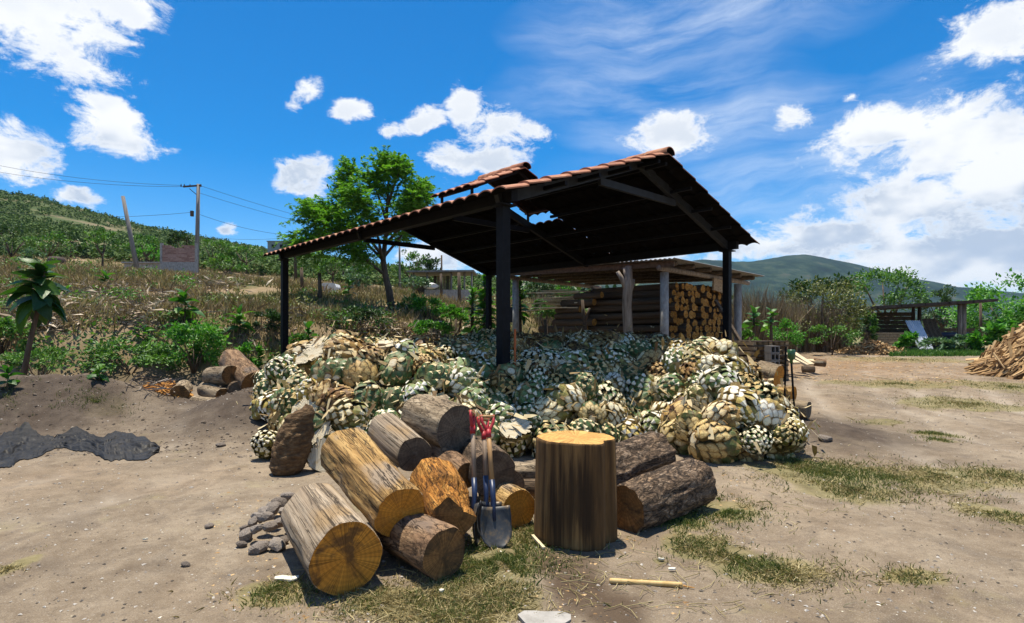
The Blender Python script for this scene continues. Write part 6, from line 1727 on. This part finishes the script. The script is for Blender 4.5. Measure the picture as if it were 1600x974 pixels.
def reeds():
    q = np.random.default_rng(31)
    for (px0, px1, D, n, lb_, nm, hm) in ((1145, 1245, 26, 3800, 'tall dry reeds behind the right shelter post', 'dry_reeds', 3.0), (1230, 1330, 29, 2600, 'dry brown brush between the reeds and the airy tree', 'dry_brush', 2.8), (835, 905, 30, 1200, 'dry tall grass beyond the concrete post', 'dry_tall_grass', 1.6)):
        px = q.uniform(px0, px1, n); y = D + q.uniform(-2, 3, n); x = (px - 800) / F * y
        h = hm * q.uniform(.45, 1.05, n) * (.75 + .35 * vnoise(np.stack([x, y * 0, 0 * x], -1), 4))
        V, Fc = blades(q, x, y, terrain(x, y), h, q.uniform(.02, .05, n), .22)
        ob(nm, mesh(nm, V, Fc, (MAT['reed'],)), kind='stuff', label=lb_, cat='reeds')
    # green verge before the lean-to
    n = 5000; px = q.uniform(1390, 1580, n); y = q.uniform(24.5, 27.5, n); x = (px - 800) / F * y
    V, Fc = blades(q, x, y, terrain(x, y), q.uniform(.08, .28, n), q.uniform(.02, .04, n), .5)
    ob('green_verge', mesh('green_verge', V, Fc, (MAT['leaf_mid'],)), kind='stuff', label='strip of fresh green grass before the lean-to', cat='grass')
reeds()

def hill_scrub():
    q = np.random.default_rng(41)
    n = 11000; D = np.exp(q.uniform(np.log(62), np.log(262), n)); px = q.uniform(-120, 860, n)
    x = (px - 800) / F * D; z = terrain(x, D); Vs = []
    f = fbm(np.stack([x * .03, D * .03, 0 * x], -1), 3, 2)
    k = f > -.25; x, D, z = x[k], D[k], z[k]; n = len(x)
    s = q.uniform(.25, .80, n) * (.6 + D / 220)
    K = 18
    P = np.stack([x, D, z], -1)[:, None, :] + rnd_dirs(q, n * K).reshape(n, K, 3) * (q.random((n, K, 1)) ** .4) * s[:, None, None] * np.array([1.1, 1.0, .75]) + np.array([0, 0, .45]) * s[:, None, None]
    P = P.reshape(-1, 3); S = np.repeat(s, K)
    V, Fc = leaf_arrays(P, rnd_dirs(q, len(P)), np.array([0, -.3, 1.0]) + rnd_dirs(q, len(P)) * .5, S * .75, S * .6)
    ob('hill_scrub', mesh('hill_scrub', V, Fc, (MAT['hill_scrub'],)), kind='stuff', label='dark scrub scattered over the far hillside', cat='scrub')
    # bushes and trees fading along the right background
    n = 260; y = q.uniform(60, 190, n); px = q.uniform(820, 1700, n); x = (px - 800) / F * y; z = terrain(x, y); s = q.uniform(1.2, 2.6, n); K = 60
    P = np.stack([x, y, z], -1)[:, None, :] + rnd_dirs(q, n * K).reshape(n, K, 3) * (q.random((n, K, 1)) ** .4) * s[:, None, None] * np.array([1.2, 1, .7]) + np.array([0, 0, .6]) * s[:, None, None]
    P = P.reshape(-1, 3); S = np.repeat(s, K)
    V, Fc = leaf_arrays(P, rnd_dirs(q, len(P)), np.array([0, -.3, 1.0]) + rnd_dirs(q, len(P)) * .5, S * .45, S * .3)
    ob('distant_wood', mesh('distant_wood', V, Fc, (MAT['far_leaf'],)), kind='stuff', label='far-off belt of trees below the mountain', cat='wood')
hill_scrub()
# ------------------------------------------------------------------ heaps of strips and chips
def strip_heap(name, label, cx, cy, rx, ry, h, n, Lr, wr, matn, seed, lean=.5):
    q = np.random.default_rng(seed); Vs = []; Fs = []; c = 0
    A_ = q.uniform(0, 6.28, n); R_ = np.sqrt(q.random(n)); X_ = cx + np.cos(A_) * R_ * rx; Y_ = cy + np.sin(A_) * R_ * ry
    ZT = h * (1 - R_ ** 1.3) * (.85 + .3 * vnoise(np.stack([X_ * 2.0, Y_ * 2.0, 0 * X_], -1), seed)); Z_ = terrain(X_, Y_) + ZT * q.uniform(.8, 1.0, n) + .02
    for k in range(n):
        a, r, x, y, z = float(A_[k]), float(R_[k]), float(X_[k]), float(Y_[k]), float(Z_[k])
        Lg = q.uniform(*Lr); w = q.uniform(*wr)
        d = Vector((math.cos(a) * .9 + q.normal() * lean, math.sin(a) * .9 + q.normal() * lean, -h / max(rx, ry) * .9 + q.normal() * .25)).normalized()
        p = Vector((x, y, z)); b = MB().bar(p - d * Lg / 2, p + d * Lg / 2, w, w * .35, 0, (q.normal() * .5, q.normal() * .5, 1))
        Vs += [tuple(v) for v in b.V]; Fs += [tuple(i + c for i in f) for f in b.F]; c += 8
    ob(name, mesh(name, Vs, np.array(Fs), (MAT[matn],)), kind='stuff', label=label, cat='heap')
strip_heap('wood_strip_heap', 'tall heap of orange-brown wood strips at the right edge', 18.1, 16.6, 3.6, 3.2, 3.0, 4200, (.45, 1.3), (.03, .10), 'wood_strip', 51, .38)
strip_heap('wood_chip_heap', 'low heap of wood chips in front of the lean-to', 16.9, 26.3, 1.5, 1.0, .55, 900, (.15, .5), (.04, .10), 'wood_strip', 52, .8)
strip_heap('bark_chip_heap', 'orange bark chips spilled beside the short round log in the hollow', -6.55, 10.6, .4, .3, .2, 160, (.08, .25), (.04, .09), 'bark_chip', 53, .8)

# chips, pebbles, twigs lying about
def scatter():
    q = np.random.default_rng(61)
    tet = np.array([(1, 0, -.3), (-.5, .87, -.3), (-.5, -.87, -.3), (.1, .05, .55), (.55, .6, .1)]); tf = [(0, 1, 4), (1, 2, 3), (2, 0, 3), (0, 4, 3), (4, 1, 3), (0, 2, 1)]
    def many(name, label, n, smin, smax, matn, dmin, dmax, pxr, cond=None, flat=.6, up=.25):
        D = np.exp(q.uniform(np.log(dmin), np.log(dmax), n)); px = q.uniform(*pxr, n); x = (px - 800) / F * D
        k = hill_u(x, D) < .3; k &= poly_dist(x, D) < .2
        if cond is not None: k &= cond(x, D)
        x, y = x[k], D[k]; n = len(x); z = terrain(x, y)
        s = smin * (smax / smin) ** (q.random(n) ** 2.2) * (.6 + y * .07); a = q.uniform(0, 6.28, n)
        Rm = np.stack([np.stack([np.cos(a), -np.sin(a), 0 * a], -1), np.stack([np.sin(a), np.cos(a), 0 * a], -1), np.stack([0 * a, 0 * a, 1 + 0 * a], -1)], 1)
        T_ = tet[None] * q.uniform(.7, 1.3, (n, 5, 3)) * np.array([1, .75, flat])
        V = np.einsum('nij,nkj->nki', Rm, T_) * s[:, None, None] + np.stack([x, y, z + s * up], -1)[:, None, :]
        Fc = (np.array(tf)[None] + (np.arange(n) * 5)[:, None, None]).reshape(-1, 3)
        ob(name, mesh(name, V.reshape(-1, 3), Fc, (MAT[matn],)), kind='stuff', label=label, cat='litter')
    many('gravel', 'small stones and clods scattered over the dirt yard', 17000, .003, .022, 'pebble', 2.6, 26, (-100, 1700))
    many('soil_clods', 'dark clods crumbling off the soil mounds', 4200, .005, .032, 'soil_clod', 7.0, 13, (-60, 520), lambda x, y: fbm(np.stack([x, y, 0 * x], -1), 3, 4) > -.2)
    many('pale_flakes', 'pale agave and wood flakes littering the yard', 800, .004, .018, 'flake', 2.7, 22, (-60, 1660), None, .12, .1)
    many('bark_crumbs', 'bark crumbs and splinters around the logs and chopping block', 2600, .004, .026, 'wood_strip', 3.0, 6.6, (330, 1180), lambda x, y: fbm(np.stack([x * 1.3, y * 1.3, 0 * x], -1), 3, 14) > -.05, .25, .1)
    many('brown_litter', 'brown bark litter strewn over the far side of the yard', 1500, .014, .05, 'wood_strip', 14, 26, (1210, 1500), lambda x, y: ((x - 11) / 6) ** 2 + ((y - 21) / 5.5) ** 2 < 1.2, .2, .1)
    m = MB()
    for _ in range(260):
        px, py = q.uniform(480, 1300), q.uniform(790, 974)
        if q.random() < .5: px, py = q.normal(900, 120), q.normal(890, 40)
        if py < 640 or py > 985: continue
        D = HC * F / (py - HY); x = (px - 800) / F * D; a = q.uniform(0, 6.28); Lg = q.uniform(.05, .22); z = tz(x, D) + .012
        m.tube([(x, D, z), (x + math.cos(a) * Lg * .5, D + math.sin(a) * Lg * .5, z + q.uniform(0, .012)), (x + math.cos(a + .2) * Lg, D + math.sin(a + .2) * Lg, z)], .0022, 4, caps=False)
    m.ob('straw_litter', [MAT['straw']], kind='stuff', label='loose straw stalks around the chopping block', cat='straw')
simple('soil_clod', [(.3, (.06, .045, .034)), (.6, (.14, .11, .085)), (.85, (.24, .20, .16))], 3, 3, .95, bstr=0, rnd=1.0, island=True)
simple('flake', [(.3, (.50, .44, .30)), (.7, (.74, .70, .58))], 3, 3, .8, bstr=0, rnd=1.0, island=True)
scatter()

# ------------------------------------------------------------------ cane, flakes, slab, sack, tarp
g0, g1 = gnd(952, 913), gnd(1066, 921)
m = MB(); pts = [g0 + (g1 - g0) * t + Vector((0, 0, .017)) for t in (0, .02, .43, .45, .47, .98, 1)]
m.tube(pts, [.012, .017, .0165, .0185, .0165, .0165, .016], 12)
o = m.ob('cane', [MAT['cane']], smooth=True, label='yellow cane stick lying on the dirt before the chopping block', cat='cane')
MB().tube([g1 + Vector((.005, 0, .012)), g1 + Vector((.07, -.02, .008))], [.006, .003], 6).ob('frayed_end', [MAT['bark_chip']], o)
def flake(px, py, s, label, name='agave_flake', matn='flake'):
    g = gnd(px, py); q = np.random.default_rng(px); n = 14; V = []
    for th_ in (0, .012):
        for k in range(n):
            a = 6.283 * k / n; r = s * (1 + .25 * math.sin(2 * a + px) + q.uniform(-.1, .1))
            V.append((g.x + r * math.cos(a), g.y + r * .6 * math.sin(a), g.z + .012 + th_ * (1 if k % 2 else .6) + .35 * s * (math.cos(a) * .5) ** 2))
    Fc = [tuple(range(n))[::-1], tuple(range(n, 2 * n))] + [(k, (k + 1) % n, n + (k + 1) % n, n + k) for k in range(n)]
    ob(name, mesh(name, V, Fc, (MAT[matn],)), label=label, cat='flake', group='pale flakes lying in the yard')
flake(448, 907, .065, 'white agave flake on the grass below the grey log')
flake(690, 930, .018, 'small pale chip on the grass below the short dark log')
flake(1033, 878, .018, 'thin white chip on the dirt right of the chopping block')
flake(1050, 893, .022, 'flat grey-white chip near the cane')
flake(227, 850, .016, 'tiny white chip alone on the bare dirt')
g = gnd(845, 968); V = []; q = np.random.default_rng(2); n = 16
for th_ in (-.05, .018):
    for k in range(n):
        a = 6.283 * k / n; r = 1 + .2 * math.sin(3 * a) + q.uniform(-.1, .1); V.append((g.x + .13 * r * math.cos(a) + .02, g.y - .05 + .11 * r * math.sin(a), g.z + th_))
ob('concrete_chunk', mesh('concrete_chunk', V, [tuple(range(n))[::-1], tuple(range(n, 2 * n))] + [(k, (k + 1) % n, n + (k + 1) % n, n + k) for k in range(n)], (MAT['slab'],)), label='broken pale concrete chunk set in the ground at the bottom edge', cat='concrete')
for (a, b, lb_) in (((832, 845), (850, 862), 'split stick leaning at the foot of the chopping block'), ((1348, 588), (1392, 594), 'pale lath lying on the dirt near the wood strips')):
    p, q_ = gnd(*a), gnd(*b); MB().bar(p + Vector((0, 0, .03)), q_ + Vector((0, 0, .015)), .022, .018).ob('stick', [MAT['timber_pale']], label=lb_, cat='stick')

def sack():
    D = 6.3; b = at(447, 741, D); b.z = tz(b.x, b.y)
    ns, nl = 56, 64; th = np.linspace(0, 2 * np.pi, ns, endpoint=False); t = np.linspace(0, 1, nl)
    T, Z = np.meshgrid(th, t)
    pr = np.interp(Z, [0, .03, .12, .35, .6, .8, .9, .97, 1.0], [.10, .145, .185, .20, .19, .165, .16, .12, .04])
    C = np.stack([np.cos(T) * 2, np.sin(T) * 2, Z * 11 + .8 * np.sin(T * 2)], -1)
    fold = fbm(C, 4, 3)
    fine = fbm(np.stack([np.cos(T) * 2.2 + Z * 2, np.sin(T) * 2.2, Z * 26 + 1.5 * np.sin(T + 1)], -1), 4, 13)
    r = pr * (1 + .12 * fold + .07 * fine)
    h = .74
    lean = .10 * Z + .04 * Z * Z
    X = r * np.cos(T) * 1.05 + lean; Y = r * np.sin(T) * .9 + .10 * Z; ZZ = Z * h + .05 * np.cos(T - .3) * Z ** 4 + .02 * fold
    V = np.stack([X, Y, ZZ], -1).reshape(-1, 3)
    i = np.arange(nl - 1)[:, None]; j = np.arange(ns)[None, :]; j2 = (j + 1) % ns
    Fc = np.stack([i * ns + j, i * ns + j2, (i + 1) * ns + j2, (i + 1) * ns + j], -1).reshape(-1, 4)
    o = ob('sack', mesh('sack', V, Fc, (MAT['sackcloth'],), smooth=True), None, (b.x, b.y, b.z - .01), label='brown wrinkled sack standing against the left heap', cat='sack')
    top = V[-ns:]; me = mesh('sack_top', np.vstack([top, top.mean(0) + np.array([[0, 0, -.02]])]), [(k, (k + 1) % ns, ns) for k in range(ns)], (MAT['sackcloth'],)); ob('gathered_top', me, o)
sack()

def tarp():
    # crumpled black sheet bunched along the foot of the berm
    nu, nv = 260, 44
    U, Vv = np.meshgrid(np.linspace(0, 1, nu), np.linspace(0, 1, nv))
    px = -90 + U * 338
    e1 = fbm(np.stack([U * 11, 0 * U, 0 * U], -1), 4, 4); e2 = fbm(np.stack([U * 13, 0 * U + 5, 0 * U], -1), 4, 14)
    cy = np.interp(px, [-90, 0, 45, 90, 120, 180, 230, 250], [706, 706, 704, 694, 694, 700, 704, 706])
    hw = np.interp(px, [-90, 0, 50, 85, 105, 180, 225, 240, 248], [22, 22, 18, 9, 11, 16, 13, 7, 1])
    top = cy - hw * (1 + .55 * e1); bot = cy + hw * (1 + .7 * e2)
    py = top + (bot - top) * Vv + 2.2 * fbm(np.stack([U * 30, Vv * 6, 0 * U], -1), 3, 9)
    D = HC * F / (np.maximum(py, 640) - HY) * 1.0; x = (px + 5 * fbm(np.stack([U * 9, Vv * 4, 0 * U + 3], -1), 3, 5) - 800) / F * D; y = D
    g = terrain(x, y)
    rid = lambda a, b, sd: 1 - np.abs(fbm(np.stack([U * a + 1.2 * Vv, Vv * b, 0 * U], -1), 4, sd)) * 3.0
    env = np.clip(1 - np.abs(Vv * 2 - 1) ** 2.2, 0, 1)
    z = g + .012 + .5 * env * (.03 + .03 * np.clip(rid(22, 22, 17), -.5, 1) + .05 * np.clip(rid(6, 7, 6), -.4, 1) + .04 * np.clip(rid(10, 14, 7), -.5, 1)) * (.55 + .9 * vnoise(np.stack([U * 9, 0 * U, 0 * U], -1), 3))
    V = np.stack([x, y, z], -1).reshape(-1, 3)
    i = np.arange(nv - 1)[:, None]; j = np.arange(nu - 1)[None, :]
    Fc = np.stack([i * nu + j, (i + 1) * nu + j, (i + 1) * nu + j + 1, i * nu + j + 1], -1).reshape(-1, 4)
    ob('tarpaulin', mesh('tarpaulin', V, Fc, (MAT['tarp'],), smooth=True), label='crumpled black tarpaulin stretched along the foot of the berm', cat='tarpaulin')
tarp()

# low kerb of the roasting pit between the heaps, stones coloured near black
m = MB(); P_ = [(1.55, 8.75), (1.95, 8.9), (2.35, 9.1)]
def pit():
    rt = empty('pit_kerb', 'low dark kerb in the gap between the two heaps', 'kerb', (1.95, 9.1, tz(1.95, 9.1)), .25)
    for k in range(4):
        s = k * .3 - .45
        o = ob('kerb_stone', ROCKS[k], rt, (s, 0, .13)); o.scale = (.22, .16, .26); o.rotation_euler = (0, 0, k * 1.3)
        o.material_slots[0].link = 'OBJECT'; o.material_slots[0].material = MAT['dark_kerb']
pit()

# ------------------------------------------------------------------ the air
def build_haze():
    m = bpy.data.materials.new('haze'); m.use_nodes = True; t = m.node_tree; t.nodes.clear()
    v = nd(t, 'ShaderNodeVolumePrincipled', i={'Color': (.45, .70, 1.0, 1), 'Density': .00008, 'Anisotropy': .2})
    o = nd(t, 'ShaderNodeOutputMaterial'); t.links.new(v.outputs[0], o.inputs['Volume'])
    MB().box((-5200, -5200, -30), (5200, 5200, 420)).ob('haze', [m], kind='stuff', label='thin bluish haze filling the air', cat='haze')
build_haze()
